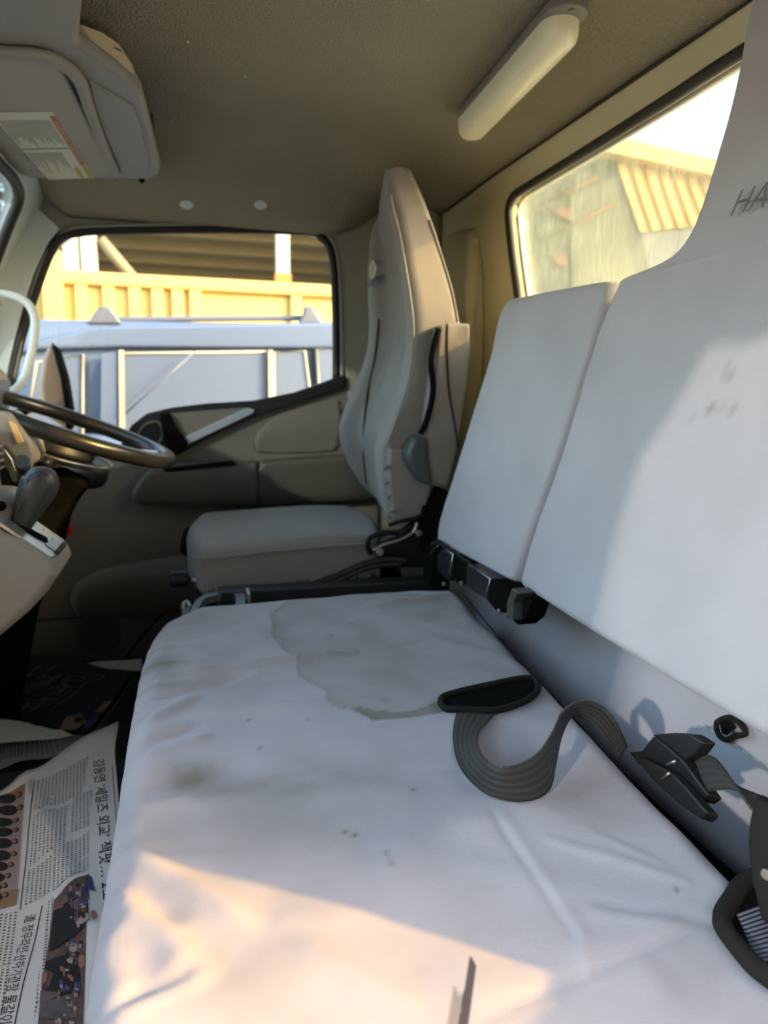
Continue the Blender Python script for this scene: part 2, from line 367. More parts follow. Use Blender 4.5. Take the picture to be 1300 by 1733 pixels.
# ================================================================== the cab shell
YW = 1.90      # far (driver) wall;  near wall at Y = .04 ; rear wall X = .67
def struct(o): o['kind'] = 'structure'; return o
def sst(a, b, x): t = max(0, min(1, (x-a)/(b-a))); return t*t*(3-2*t)
def zc(x, y):
    am = .13-.122*sst(.36, .62, x)-.055*sst(-.25, -.335, x)
    z = .515 - am*sst(1.52, 1.90, y)**.9 - .10*sst(.42, .04, y)
    z -= .045*sst(.52, .67, x) + .115*sst(-.14, -.335, x)*(1-sst(1.45, 1.80, y))
    return z
nx, ny = 60, 110; vs = []; fs = []
for i in range(nx+1):
    for j in range(ny+1):
        x = -.335+i*(1.005)/nx; y = .04+j*1.86/ny; vs.append((x, y, zc(x, y)+.0015*noise.noise(V((x*7, y*7, 0)))))
for i in range(nx):
    for j in range(ny): q = i*(ny+1)+j; fs.append((q, q+1, q+ny+2, q+ny+1))
struct(mesh('ceiling', vs, fs, M['headliner'], smooth=True, solid=.004))
roof = struct(box('trim_1', (.08, .97, .60), (1.25, 1.98, .02), M['carpaint'], bevel=.005)); roof['label'] = 'outer roof skin above the ceiling felt'

# far wall with the door window opening
win = pts([(98, 412), (118, 397), (150, 391), (350, 388), (515, 390), (545, 400), (562, 425), (568, 470), (571, 560), (572, 634), (555, 650), (500, 668), (430, 684), (290, 694),
           (245, 706), (222, 728), (205, 760), (60, 760), (10, 700), (22, 620), (50, 520), (76, 445)], Y=YW)
outer = [V((-.80, YW, -.80)), V((.70, YW, -.80)), V((.70, YW, .60)), V((-.46, YW, .60))]
outer += [at(36, 338, Y=YW), at(2, 440, Y=YW), V((-.80, YW, -.3))]
struct(hole_plate('wall_right', outer, [win], (0, .04, 0), M['trim']))
# pale pillar cladding in front
prism('trim_2', pts([(37, 336), (64, 352), (102, 386), (84, 408), (58, 462), (36, 530), (20, 600), (8, 660), (-60, 660), (-45, 560), (-4, 440), (14, 384)], Y=YW-.012), (0, .011, 0), M['pillar'], bevel=.004)['kind'] = 'structure'
# B pillar cladding
prism('trim_3', pts([(523, 368), (545, 362), (640, 358), (742, 352), (760, 700), (590, 700), (586, 640), (578, 600), (577, 470), (570, 420), (556, 395), (530, 380)], Y=YW-.014), (0, .013, 0), M['trim'], bevel=.006)['kind'] = 'structure'
struct(tube('trim_4', spline(pts([(22, 640), (44, 540), (70, 455), (92, 412), (116, 391), (150, 384), (350, 380), (520, 383), (550, 394), (568, 420), (575, 470), (578, 560), (579, 650)], Y=YW-.012), 6), .006, M['trim']))
sealpts = [(16, 660), (34, 580), (58, 500), (84, 430), (104, 402), (130, 394), (180, 390), (350, 388), (515, 391), (544, 402), (560, 425), (566, 470), (569, 560), (569, 640)]
struct(tube('trim_5', spline(pts(sealpts, Y=YW-.006), 6), .013, M['rubber'], flat=.8))
struct(mesh('window_1', pts([(60, 380), (600, 380), (600, 780), (-40, 780)], Y=YW+.02), [(0, 1, 2, 3)], M['glass'], solid=.004))

# rear wall with window
XR = .67
rw = pts([(884, 530), (878, 490), (870, 430), (864, 370), (866, 345), (874, 331), (890, 320)], X=XR)
ztop = at(890, 320, X=XR).z; ztop2 = at(1245, 97, X=XR).z
fy = rw[0].y; rw = [V((XR, rw[0].y-.03, .160))]+rw
rw += [at(1000, 253, X=XR), at(1130, 172, X=XR), at(1245, 98, X=XR)]
rw += [V((XR, .56, ztop2)), V((XR, .50, ztop2-.01)), V((XR, .46, ztop2-.04)), V((XR, .44, ztop2-.10)), V((XR, .46, .20)), V((XR, .52, .160))]
ro = [V((XR, .02, -.80)), V((XR, 1.94, -.80)), V((XR, 1.94, .60)), V((XR, .02, .60))]
struct(hole_plate('wall_rear', ro, [rw], (.03, 0, 0), M['reartrim']))
struct(tube('trim_6', spline([p+V((-.004, 0, 0)) for p in rw], 5, closed=True), .0085, M['rubber'], closed=True))
struct(tube('trim_7', spline([p+V((.018, 0, 0)) for p in rw], 5, closed=True), .004, M['column'], closed=True))  # pale ring stands in for light reflected along the edge inside the seal
struct(mesh('window_2', [V((XR+.022, .40, .10)), V((XR+.022, 1.56, .10)), V((XR+.022, 1.56, .46)), V((XR+.022, .40, .46))], [(0, 1, 2, 3)], M['rglass'], solid=.004))
# seam cord between ceiling felt and rear wall, raised moulding in the rear corner
struct(tube('trim_8', [V((XR-.004, y, zc(XR, y)-.002)) for y in [.06+i*.06 for i in range(31)]], .0028, M['rubber']))
struct(pillow('trim_9', smooth_rows([(V((XR, 1.86, -.45)), V((XR, 1.56, -.45)), V((-.05, 0, 0))), (V((XR, 1.86, .0)), V((XR, 1.57, .0)), V((-.045, 0, 0))), (V((XR, 1.85, .28)), V((XR, 1.60, .28)), V((-.035, 0, 0))), (V((XR, 1.84, .40)), V((XR, 1.66, .38)), V((-.008, 0, 0)))], 4), M['reartrim'], N=(24, 40), r=.002, rb=.02, k=.1))
# near (passenger) body side: thin plate with the door opening the camera looks through
no = [V((-.80, .02, -.80)), V((.70, .02, -.80)), V((.70, .02, .60)), V((-.5, .02, .60)), V((-.80, .02, -.2))]
nh = [(-.133, .350), (-.197, .375), (-.248, .386), (-.299, .377), (-.333, .350), (-.356, .295), (-.376, .243), (-.392, .151), (-.405, .094), (-.44, -.06), (-.445, -.20), (-.43, -.62), (-.38, -.66), (.38, -.66), (.44, -.62), (.46, -.30), (.49, -.19), (.55, -.172), (.591, -.163), (.628, -.149), (.651, -.135), (.656, -.10), (.653, -.064), (.645, -.029), (.629, .002), (.60, .20), (.56, .30), (.50, .35), (.40, .365), (.1, .36)]  # opening outline shaped so its edges bound the two sun patches
struct(hole_plate('wall_left', no, [[V((x, .02, z)) for x, z in nh]], (0, .03, 0), M['trim']))
struct(tube('trim_10', spline([V((x, .035, z)) for x, z in nh], 4, closed=True), .01, M['rubber'], closed=True))

# front: windshield frame, seal and glass, cowl
A_ = at(37, 318, Y=1.80); B_ = at(0, 262, Y=1.62)
def wp(x, y):
    d = RX*((x-CX)/FPX)+DX*((y-CY)/FPX)+WX; return d*((-.335-.375*.55)/(d.x-.55*d.z))
wl = lambda z: -.335-(.375-z)*.55           # leaning windshield plane
wo = [V((wl(z), y, z)) for y, z in ((.02, -.80), (1.94, -.80), (1.94, .60), (.02, .60))]
wh = [V((wl(z), y, z)) for y, z in ((.14, -.20), (1.86, -.20))]+[wp(-40, 520), wp(-14, 450), wp(10, 385), wp(26, 345), wp(28, 325), wp(18, 302), wp(-4, 278), wp(-40, 240)]
wh += [V((wl(z), y, z)) for y, z in ((.45, .375), (.24, .365), (.17, .335), (.14, .28), (.10, .02))]
struct(hole_plate('wall_front', wo, [wh], (-.02, 0, 0), M['pillar']))
struct(tube('trim_11', spline([p+V((.004, 0, 0)) for p in wh], 5, closed=True), .011, M['rubber'], closed=True))
struct(mesh('window_3', [V((wl(z)-.01, y, z)) for y, z in ((.05, -.24), (1.9, -.24), (1.9, .40), (.05, .40))], [(0, 1, 2, 3)], M['wglass'], solid=.004))

# floor: passenger side, tunnel step and driver footwell
struct(box('floor', (.02, .605, -.70), (1.3, 1.11, .18), M['floor'], bevel=.01))
f2 = struct(box('floor_mat_step', (.02, 1.535, -.755), (1.3, .75, .09), M['floor'], bevel=.01)); f2.name = 'floor.001'

# ================================================================== driver door
dr = bpy.data.objects.new('door_1', None); COL.objects.link(dr); dr.location = at(300, 1100, Y=YW); LOC[dr] = dr.location.copy(); dr['kind'] = 'structure'
YD = YW-.012
panel = [(585, 640), (430, 690), (300, 765), (200, 790), (110, 800), (60, 800), (60, 960), (40, 1030), (20, 1120), (560, 1120), (640, 900), (640, 680)]
prism('door_panel', pts(panel, Y=YD), (0, .012, 0), M['door'], dr, bevel=.003)
# lower pocket bulge with soft curved rim
pillow('pocket', smooth_rows([(at(120, 1050, Y=YD-.002), at(330, 1040, Y=YD-.002), V((0, -.012, 0))), (at(118, 1020, Y=YD-.002), at(345, 1000, Y=YD-.002), V((0, -.03, 0))), (at(128, 985, Y=YD-.002), at(370, 960, Y=YD-.002), V((0, -.032, 0))), (at(165, 960, Y=YD-.002), at(395, 925, Y=YD-.002), V((0, -.004, 0)))], 4), M['door'], dr, N=(24, 24), r=.001, rb=.02, k=.25)
tube('panel_crease', spline(pts([(40, 1052), (120, 1046), (230, 1040), (300, 1020), (350, 985), (420, 930)], Y=YD-.002), 6), .0025, M['rubber'], dr)
tube('door_edge_gap', spline(pts([(205, 1125), (250, 1065), (300, 1018), (330, 990)], Y=YD-.003), 5), .0025, M['matblack'], dr)
# speaker grille
g = prism('speaker_grille', spline(pts([(128, 1062), (150, 1048), (185, 1048), (202, 1060), (203, 1085), (190, 1100), (150, 1102), (130, 1090)], Y=YD-.006), 5, closed=True), (0, .006, 0), M['doordark'], dr, bevel=.002)
LOC[g] = LOC[dr]
vs = []; fs = []
for i in range(9):
    for j in range(7):
        c = at(137+i*7.4, 1056+j*6.6, Y=YD-.0065); s = .0014; q = len(vs)
        vs += [c+V((-s, 0, -s)), c+V((s, 0, -s)), c+V((s, 0, s)), c+V((-s, 0, s))]; fs.append((q, q+1, q+2, q+3))
tag(mesh('grille_hole', vs, fs, M['matblack'], g), kind='stuff')
# armrest: front and rear halves with a dark slot
ar = pillow('armrest', smooth_rows([(at(240, 856, Y=1.84), at(437, 858, Y=1.84), V((0, .06, 0))), (at(222, 846, Y=1.825), at(440, 846, Y=1.825), V((0, .075, 0))), (at(236, 812, Y=1.815), at(440, 806, Y=1.815), V((0, .085, 0))), (at(262, 786, Y=1.82), at(440, 782, Y=1.82), V((0, .08, 0)))], 4), M['doordark'], dr, N=(40, 24), r=.014, rb=.002, k=.08)
pillow('armrest', smooth_rows([(at(395, 860, Y=1.845), at(640, 845, Y=1.845), V((0, .055, 0))), (at(412, 835, Y=1.83), at(640, 830, Y=1.83), V((0, .07, 0))), (at(442, 782, Y=1.82), at(640, 768, Y=1.82), V((0, .08, 0)))], 4), M['doordark'], dr, N=(30, 20), r=.012, rb=.002, k=.02)
LOC[ar] = LOC[dr]
prism('switch_slot', pts([(276, 793), (392, 780), (399, 784), (396, 788), (280, 799)], Y=1.812), (0, .012, 0), M['matblack'], ar, bevel=.002)
pillow('pull_recess', smooth_rows([(at(425, 768, Y=YD-.001), at(575, 766, Y=YD-.001), V((0, -.006, 0))), (at(432, 735, Y=YD-.001), at(578, 720, Y=YD-.001), V((0, -.012, 0))), (at(470, 700, Y=YD-.001), at(580, 672, Y=YD-.001), V((0, -.003, 0)))], 4), M['door'], dr, N=(20, 20), r=.001, rb=.006, k=.2)
# black sill garnish with the quarter recess
sill = pts([(583, 634), (545, 648), (500, 664), (430, 678), (350, 683), (290, 690), (248, 700), (222, 720), (206, 748), (200, 775), (300, 772), (340, 748), (430, 706), (500, 683), (585, 655)], Y=YW-.03)
gn = prism('sill_garnish', sill, (0, .03, 0), M['black'], dr, bevel=.004); LOC[gn] = LOC[dr]
prism('quarter_inset', pts([(288, 700), (330, 696), (412, 690), (422, 694), (325, 742), (306, 746), (300, 735)], Y=YW-.033), (0, .004, 0), M['door'], gn, bevel=.001)
prism('silver_strip', pts([(308, 742), (418, 690), (431, 693), (428, 700), (312, 755)], Y=YW-.04), (0, .009, 0), M['silverline'], gn, bevel=.002)
tube('inner_bar', pts([(282, 702), (292, 722), (303, 748)], Y=YW-.038), .005, M['steel'], gn)
tube('handle_ring', spline(pts([(238, 728), (252, 716), (270, 716), (276, 735), (266, 752), (246, 752), (236, 742)], Y=YW-.036), 4, closed=True), .004, M['doordark'], gn, closed=True)
prism('door_handle', pts([(270, 700), (285, 698), (300, 725), (318, 748), (316, 762), (290, 770), (276, 740)], Y=YW-.05), (0, .018, 0), M['matblack'], gn, bevel=.004)
tag(prism('red_release', pts([(112, 889), (119, 889), (123, 904), (115, 906)], Y=YD-.014), (0, .012, 0), M['red'], dr, bevel=.001), 'small red tab')

# ceiling details
for n_, (x, y) in enumerate(((316, 345), (441, 345))):
    d = RX*((x-CX)/FPX)+DX*((y-CY)/FPX)+WX
    p = min((d*t for t in [1.4+i*.002 for i in range(500)]), key=lambda p: abs(p.z-zc(p.x, p.y)))
    nrm = V((0, -.45, -1)).normalized()
    tag(disc('trim_clip', p-nrm*.001, nrm, .0175, .006, M['pillar'], n=28, taper=.8), ('round trim clip in the ceiling edge, nearer the windscreen', 'round trim clip in the ceiling edge above the middle of the door window')[n_], 'clip', 'ceiling trim clips')
for n_, (x, y, rr) in enumerate(((318, 70, .0018), (415, 128, .0016))):
    p = at(x, y, Z=.512); tag(disc('felt_staple', p, (0, 0, -1), rr, .002, M['lamp'], n=10), ('tiny pale fleck in the ceiling felt beside the header shelf', 'tiny pale fleck in the middle of the ceiling felt')[n_], 'staple', 'ceiling specks')

# ceiling lamp
ZL = .50
la = at(948, 55, Z=ZL-.02); lb = at(800, 214, Z=ZL-.02); lc = (la+lb)/2
lamp = empty('ceiling_lamp', lc, 'long ceiling lamp with a milky diffuser above the rear window', 'lamp')
ax = (lb-la).normalized(); sd = V((-ax.y, ax.x, 0))
def stadium(a, b, r, z, n=12):
    o_ = []
    for i in range(n+1): t = -pi/2+pi*i/n; o_.append(b+ax*cos(t)*r+sd*sin(t)*r+V((0, 0, z)))
    for i in range(n+1): t = pi/2+pi*i/n; o_.append(a+ax*cos(t)*r+sd*sin(t)*r+V((0, 0, z)))
    return o_
prism('lamp_base', stadium(la-ax*.016, lb, .029, .012), (0, 0, .014), M['lampbase'], lamp, bevel=.003)
rr_ = [(stadium(la+ax*.004, lb, q, z)) for q, z in ((.0265, .013), (.0265, -.002), (.024, -.012), (.018, -.019), (.008, -.022))]
vs = [p for l in rr_ for p in l]; n = len(rr_[0]); fs = [(k*n+i, k*n+(i+1) % n, (k+1)*n+(i+1) % n, (k+1)*n+i) for k in range(4) for i in range(n)]+[tuple(4*n+i for i in range(n))]
mesh('diffuser', vs, fs, M['lamp'], lamp, smooth=True)
disc('screw', la-ax*.034+V((0, 0, .0125)), (0, 0, -1), .0045, .003, M['steel'], lamp, n=14)
hk = at(832, 256, Z=.50)
hook = empty('coat_hook', hk, 'small clear coat hook screwed to the ceiling by the lamp', 'hook')
tube('hook_arm', spline([hk+V(p) for p in ((-.012, .02, .008), (-.006, .012, -.006), (.0, .0, -.012), (.004, -.012, -.012), (.006, -.018, -.004))], 5), .0028, M['lamp'], hook)
disc('hook_tip', hk+V((.006, -.018, -.008)), (0, 0, -1), .006, .005, M['knob'], hook, n=14)
disc('hook_plate', hk+V((-.012, .02, .012)), (0, 0, -1), .008, .004, M['lampbase'], hook, n=14)

# ================================================================== header shelf, visor, books
ZH = .42
hs = empty('header_shelf', at(240, 280, Z=ZH), 'grey moulded overhead shelf across the top of the windscreen', 'overhead shelf')
shelf_out = pts([(272, 284), (268, 298), (255, 304), (190, 303), (60, 302)], Z=ZH)+[V((-.29, 1.42, ZH)), V((-.29, .3, ZH)), V((-.14, .3, ZH))]+pts([(142, -20), (140, 0), (133, 78), (150, 90), (200, 126), (240, 160), (252, 205)], Z=ZH)
prism('shelf_body', shelf_out, (0, 0, .022), M['console'], hs, bevel=.008, seg=4)
# raised rim that frames the visor pocket
ridge = spline(pts([(-10, 88), (60, 93), (100, 104), (134, 135), (150, 180), (170, 235), (196, 292)], Z=ZH-.006), 6)
tube('pocket_rim', ridge, .009, M['console'], hs)
pan = pts([(150, 140), (200, 168), (225, 182), (238, 215), (252, 280), (250, 292), (205, 292), (178, 232), (158, 175)], Z=ZH-.004)
prism('raised_pad', pan, (0, 0, .006), M['console'], hs, bevel=.004)
prism('shelf_wall', pts([(262, 250), (262, 292), (120, 296), (60, 262)], Z=ZH+.018), (0, 0, .06), M['console'], hs)
disc('screw_hole', at(240, 305, Z=ZH+.004), (0, -1, 0), .006, .002, M['matblack'], hs, n=12)
# sun visor
ZV = ZH-.012
vz = empty('sun_visor', at(100, 250, Z=ZV), 'grey folded sun visor with a printed warning label', 'visor')
vis = pts([(-60, 88), (50, 91), (84, 98), (97, 108), (130, 170), (189, 290), (184, 297), (60, 303), (38, 297), (-60, 220)], Z=ZV)
pl = prism('visor_panel', vis, (0, 0, .010), M['visor'], vz, bevel=.004); LOC[pl] = LOC[vz]
lab = pts([(-12, 189), (88, 190), (94, 194), (160, 296), (158, 301), (86, 305), (78, 302), (-12, 192)], Z=ZV-.0006)
lab = pts([(0, 190), (90, 189), (160, 301), (82, 304)], Z=ZV-.0006)
def LB(u, v): return lab[0].lerp(lab[1], u).lerp(lab[3].lerp(lab[2], u), v)      # u across (left to right), v along
lbq = mesh('warning_label', [LB(-.22, 0), LB(1, 0), LB(1, 1), LB(0, 1)], [(3, 2, 1, 0)], M['label'], pl)
LOC[lbq] = LOC[vz]
def lpatch(name, u0, u1, v0, v1, mat, e=.0005):
    q = [LB(u0, v0), LB(u1, v0), LB(u1, v1), LB(u0, v1)]; return mesh(name, [p-V((0, 0, e)) for p in q], [(3, 2, 1, 0)], M[mat], pl)
lpatch('orange_band', .88, .985, .05, .76, 'orange'); lpatch('yellow_band', .88, .985, .77, .985, 'yellowp'); lpatch('yellow_band', .70, .80, .79, .985, 'yellowp')
vs = []; fs = []
def lline(u, v0, v1, wd=.010):
    q = len(vs); vs.extend([LB(u, v0)-V((0, 0, .0006)), LB(u+wd, v0)-V((0, 0, .0006)), LB(u+wd, v1)-V((0, 0, .0006)), LB(u, v1)-V((0, 0, .0006))]); fs.append((q+3, q+2, q+1, q))
for k in range(27):
    u = -.12+k*.036; lline(u, .09, .09+random.uniform(.2, .38))
    lline(u, .53, .53+random.uniform(.1, .38)) if u < .66 else None
    v_ = .09
lline(.0, .0, .0)
tag(mesh('label_print', vs, fs, M['lblink'], pl), kind='stuff')
mesh('label_rule', [LB(-.1, .47)-V((0, 0, .0007)), LB(.87, .47)-V((0, 0, .0007)), LB(.87, .48)-V((0, 0, .0007)), LB(-.1, .48)-V((0, 0, .0007))], [(3, 2, 1, 0)], M['lblink'], pl)
# printed words on cloth, paper and label
def font_mesh(body, shear=0.0, extr=0, size=1.0, res=3):
    cu = bpy.data.curves.new('t', 'FONT'); cu.body = body; cu.size = size; cu.shear = shear; cu.resolution_u = res; cu.extrude = extr
    ob = bpy.data.objects.new('t', cu); COL.objects.link(ob); bpy.context.view_layer.update()
    me = bpy.data.meshes.new_from_object(ob.evaluated_get(bpy.context.evaluated_depsgraph_get()))
    bpy.data.objects.remove(ob); bpy.data.curves.remove(cu)
    vs = [v.co.copy() for v in me.vertices]; fs = [tuple(p.vertices) for p in me.polygons]; bpy.data.meshes.remove(me)
    x0 = min(v.x for v in vs); x1 = max(v.x for v in vs); y0 = min(v.y for v in vs); y1 = max(v.y for v in vs)
    return [((v.x-x0)/(x1-x0), (v.y-y0)/(y1-y0), v.z) for v in vs], fs
def words(name, body, fn, mat, parent, **k):
    vs, fs = font_mesh(body, **k); return mesh(name, [fn(x, y) for x, y, z in vs], fs, mat, parent)
words('warning_word', 'WARNING  SUN VISOR', lambda x, y: LB(.91+.05*y, .10+.6*x)-V((0, 0, .0009)), M['label'], pl)
# two books standing on the shelf behind the lip
for n_, (poly, zz, lb_) in enumerate((([(131, 80), (165, 84), (200, 96), (226, 113), (229, 124), (190, 114), (133, 92)], .475, 'thick paperback with yellowed page edges, upper of two on the header shelf'),
                              ([(131, 90), (190, 112), (230, 126), (239, 140), (240, 150), (222, 160), (196, 142), (160, 112)], .46, 'yellowed book block, lower of two on the header shelf'))):
    P3 = pts(poly, Z=zz); bk = empty('book', sum(P3, V((0, 0, 0)))/len(P3), lb_, 'book', 'books on the header shelf')
    prism('page_block', P3, (-.02, -.01, .026), M['pages'], bk, bevel=.001)
    prism('cover', [p+V((-.02, -.01, .026)) for p in P3], (0, 0, .002), M['doordark'], bk)
    vs = []; fs = []
    for k in range(4):
        a_ = P3[-1].lerp(P3[0], .2+.2*k); b_ = P3[3].lerp(P3[4], .2+.2*k); q = len(vs); dz = V((0, 0, -.0006))
        n3 = V((.0007, -.0005, 0)); vs += [a_+dz, b_+dz, b_+dz+n3, a_+dz+n3]; fs.append((q, q+1, q+2, q+3))
    mesh('page_gap', vs, fs, M['doordark'], bk)

# ================================================================== pillar grip, mirror
gp = pts([(-8, 496), (20, 500), (45, 512), (58, 535), (58, 570), (50, 610), (38, 645), (20, 662), (-8, 664)], Y=1.80)
gr = empty('grab_handle', gp[4], 'pale looped grab handle on the windscreen pillar', 'handle')
tube('grip_loop', spline(gp, 6), .0095, M['pillar'], gr)
box('grip_foot', gp[0]+V((-.02, .035, 0)), (.04, .11, .035), M['pillar'], gr, bevel=.006)
box('grip_foot', gp[-1]+V((-.02, .035, 0)), (.04, .11, .035), M['pillar'], gr, bevel=.006)
disc('screw', gp[0]+V((.006, -.010, 0)), (0, -1, 0), .004, .002, M['matblack'], gr, n=12)
mi = pts([(72, 700), (68, 650), (74, 605), (84, 580), (96, 592), (110, 640), (118, 695), (118, 730)], Y=2.12)
mr = empty('door_mirror', mi[0], 'outside door mirror seen edge-on past the wheel', 'mirror')
prism('mirror_shell', mi, (-.03, .16, 0), M['mirror_reflect'], mr, bevel=.012)
prism('mirror_rim', pts([(86, 578), (97, 590), (112, 640), (121, 695), (121, 730), (112, 730), (110, 690), (102, 640)], Y=2.10), (-.02, .20, 0), M['matblack'], mr, bevel=.004)
tube('mirror_arm', [mi[0]+V((0, .05, .03)), mi[0]+V((-.12, -.05, -.03)), V((-.42, 1.95, -.15))], .012, M['matblack'], mr)

# ================================================================== steering wheel and column
wc = V((-.236, 1.53, -.083)); ti = radians(20)
e1 = V((cos(ti), 0, -sin(ti))); e2 = V((0, 1, 0)); e3 = V((sin(ti), 0, cos(ti)))
sw = empty('steering_wheel', wc, 'worn dark steering wheel in front of the driver seat', 'steering wheel')
WR = .205
tube('rim', [wc+(e1*cos(t)+e2*sin(t))*WR for t in [2*pi*i/72 for i in range(72)]], .0155, M['rim'], sw, closed=True, n=14)
for an in (20, 160, 200, 340):
    t = radians(an); d = e1*cos(t)+e2*sin(t)
    tube('spoke', spline([wc+d*WR*.98, wc+d*WR*.7-e3*.012, wc+d*WR*.35-e3*.03], 4), [.012]*9, M['chrome'] if an in (20, 340) else M['black'], sw, flat=.45, up=tuple(e3))
disc('hub', wc-e3*.055, e3, .075, .045, M['black'], sw, n=32, bevel=.012, taper=.75)
prism('hub_skirt', [wc-e3*.10+(e1*cos(t)*.105+e2*sin(t)*.12) for t in [2*pi*i/24 for i in range(24)]], e3*.045, M['black'], sw, bevel=.015)
tube('hub_trim_line', [wc-e3*.052+(e1*cos(t)*.106+e2*sin(t)*.121) for t in [2*pi*i/40 for i in range(40)]], .0025, M['steel'], sw, closed=True)
sc = empty('steering_column', (-.30, 1.53, -.70), 'black steering column shroud below the wheel', 'column')
cs = spline([wc-e3*.09, V((-.29, 1.53, -.24)), V((-.33, 1.53, -.40)), V((-.40, 1.53, -.72))], 5)
tube('shroud', cs, [.085-.05*min(1, i/10) for i in range(len(cs))], M['matblack'], sc, n=18)
tube('stalk', spline([V((-.27, 1.46, -.15)), V((-.25, 1.36, -.14)), V((-.235, 1.31, -.135))], 4), [.008]*8+[.010], M['black'], sc)
disc('stalk_cap', at(39, 785, Y=1.25), (.1, -1, .5), .0125, .012, mk('teal_grey_cap', (.05, .07, .075), .4), sc, n=20)
tube('stalk', [at(39, 785, Y=1.26), at(46, 815, Y=1.30), at(70, 840, Y=1.42)], [.010, .009, .009], M['black'], sc)

# ================================================================== dashboard and gear console
db = empty('dashboard', (-.50, .95, -.60), 'beige dashboard across the front of the cab', 'dashboard')
prof = [(-.72, -.22), (-.56, -.20), (-.46, -.21), (-.39, -.24), (-.37, -.29), (-.40, -.35), (-.44, -.42), (-.72, -.42)]
prism('dash_body', [V((x, .06, z)) for x, z in prof], (0, 1.76, 0), M['dash'], db, bevel=.018, seg=4)
prism('cluster_hood', [V((x, 1.34, z)) for x, z in ((-.58, 0), (-.47, .05), (-.40, .045), (-.37, .01), (-.385, -.12), (-.40, -.24), (-.58, -.24))], (0, .38, 0), M['dash'], db, bevel=.012)
prism('cluster_face', [V((x, 1.36, z)) for x, z in ((-.385, -.09), (-.365, .0), (-.372, .002), (-.392, -.09))], (0, .34, 0), M['cardark'], db)
box('centre_stack', (-.33, 1.16, -.17), (.06, .26, .20), M['dash'], db, bevel=.012)
for k in range(3): disc('dash_knob', (-.298, 1.09+k*.07, -.22), (1, 0, .1), .018, .016, M['knob'], db, n=20)
for k in range(2):
    v_ = box('air_vent', (-.30, 1.10+k*.12, -.12), (.012, .10, .045), M['black'], db, bevel=.004); LOC[v_] = LOC[db]
    for j in range(4): box('vent_slat', (-.292, 1.10+k*.12, -.135+j*.011), (.006, .088, .003), M['chrome'], v_)
pod = prism('instrument_pod', pts([(-70, 690), (14, 698), (34, 722), (54, 750), (60, 772), (50, 798), (36, 810), (29, 800), (22, 776), (8, 759), (-70, 748)], Y=1.30), (0, .10, 0), M['dash'], db, bevel=.008); LOC[pod] = LOC[db]
prism('pod_sunlit_tile', pts([(14, 712), (26, 718), (40, 748), (28, 752)], Y=1.295), (0, .01, 0), M['yellow2'], pod, bevel=.002)  # golden sunlight on this tile is put into its ochre colour
prism('pod_ring', pts([(-70, 750), (8, 760), (21, 778), (28, 802), (30, 816), (21, 816), (13, 796), (-1, 774), (-70, 766)], Y=1.29), (0, .03, 0), M['steel'], pod, bevel=.002)
prism('pod_recess', pts([(-70, 766), (-1, 774), (13, 796), (19, 822), (-70, 835)], Y=1.31), (0, .05, 0), M['black'], pod)
gc = empty('gear_console', at(0, 1060, Y=1.12), 'beige gear lever console hanging below the dashboard', 'console')
cp = [(-90, 820), (-40, 868), (0, 905), (30, 918), (70, 945), (92, 962), (94, 978), (78, 1005), (45, 1040), (0, 1078), (-60, 1110), (-140, 1110)]
prism('console_body', pts(cp, Y=1.0), (0, .15, 0), M['dash'], gc, bevel=.016, seg=4)
# silver shift gate on the sloping top
t0, t1 = at(0, 903, Y=1.0), at(88, 962, Y=1.0); dd = (t1-t0); up_ = V((-dd.z, 0, dd.x)).normalized()*.004
def gate(u, v): return t0.lerp(t1, u)+V((0, v, 0))+up_
gt = mesh('shift_gate', [gate(-.3, .02), gate(.86, .02), gate(.94, .045), gate(.94, .10), gate(.86, .13), gate(-.3, .13)], [(0, 1, 2, 3, 4, 5)], M['chrome'], gc, solid=.004); LOC[gt] = LOC[gc]
tube('gate_slot', spline([gate(.05, .065)+up_, gate(.35, .062)+up_, gate(.62, .07)+up_], 5), .009, M['matblack'], gt, flat=.25, up=tuple(up_.normalized()))
mesh('gate_badge', [p+up_*.8 for p in (gate(.66, .05), gate(.86, .05), gate(.86, .10), gate(.66, .10))], [(0, 1, 2, 3)], M['silverline'], gt)
for k in range(2): box('gate_rib', gate(.885+.04*k, .075)+up_, (.003, .06, .003), M['black'], gt)
for k in range(3): mesh('gate_mark', [p+up_*.8 for p in (gate(.12+.16*k, .105), gate(.16+.16*k, .105), gate(.16+.16*k, .115), gate(.12+.16*k, .115))], [(0, 1, 2, 3)], M['label'], gt)
kn = [(10, 903), (28, 895), (60, 855), (75, 822), (72, 805)]
YK = 1.07
gl = empty('gear_lever', at(20, 905, Y=YK), 'dark leather covered gear lever standing on the silver gate', 'gear lever')
kp = spline(pts([(34, 893), (44, 872), (54, 848), (64, 826), (70, 812), (72, 790)], Y=YK), 6); n = len(kp)
kr = [(.0135+.0115*sst(0, .62, i/(n-1)))*(1 if i/(n-1) < .68 else sqrt(max(.01, 1-((i/(n-1)-.68)/.325)**2))) for i in range(n)]
tube('knob', kp, kr, M['knob'], gl, n=24)
tube('knob_seam', spline(pts([(24, 886), (36, 856), (47, 838), (46, 815), (54, 803), (68, 799), (82, 806), (85, 822), (78, 845), (64, 868), (48, 893)], Y=YK-.0215), 5), .0007, M['black'], gl)
tube('shaft', pts([(8, 910), (20, 898), (38, 884)], Y=YK), [.007, .008, .012], M['black'], gl)
disc('shift_button', at(72, 800, Y=YK-.02), (0, -1, .2), .0, .001, M['knob'], gl, n=6)
hb = empty('dash_trim_bracket', at(0, 860, Y=1.1), 'beige moulded switch housing above the gear console', 'switch housing')
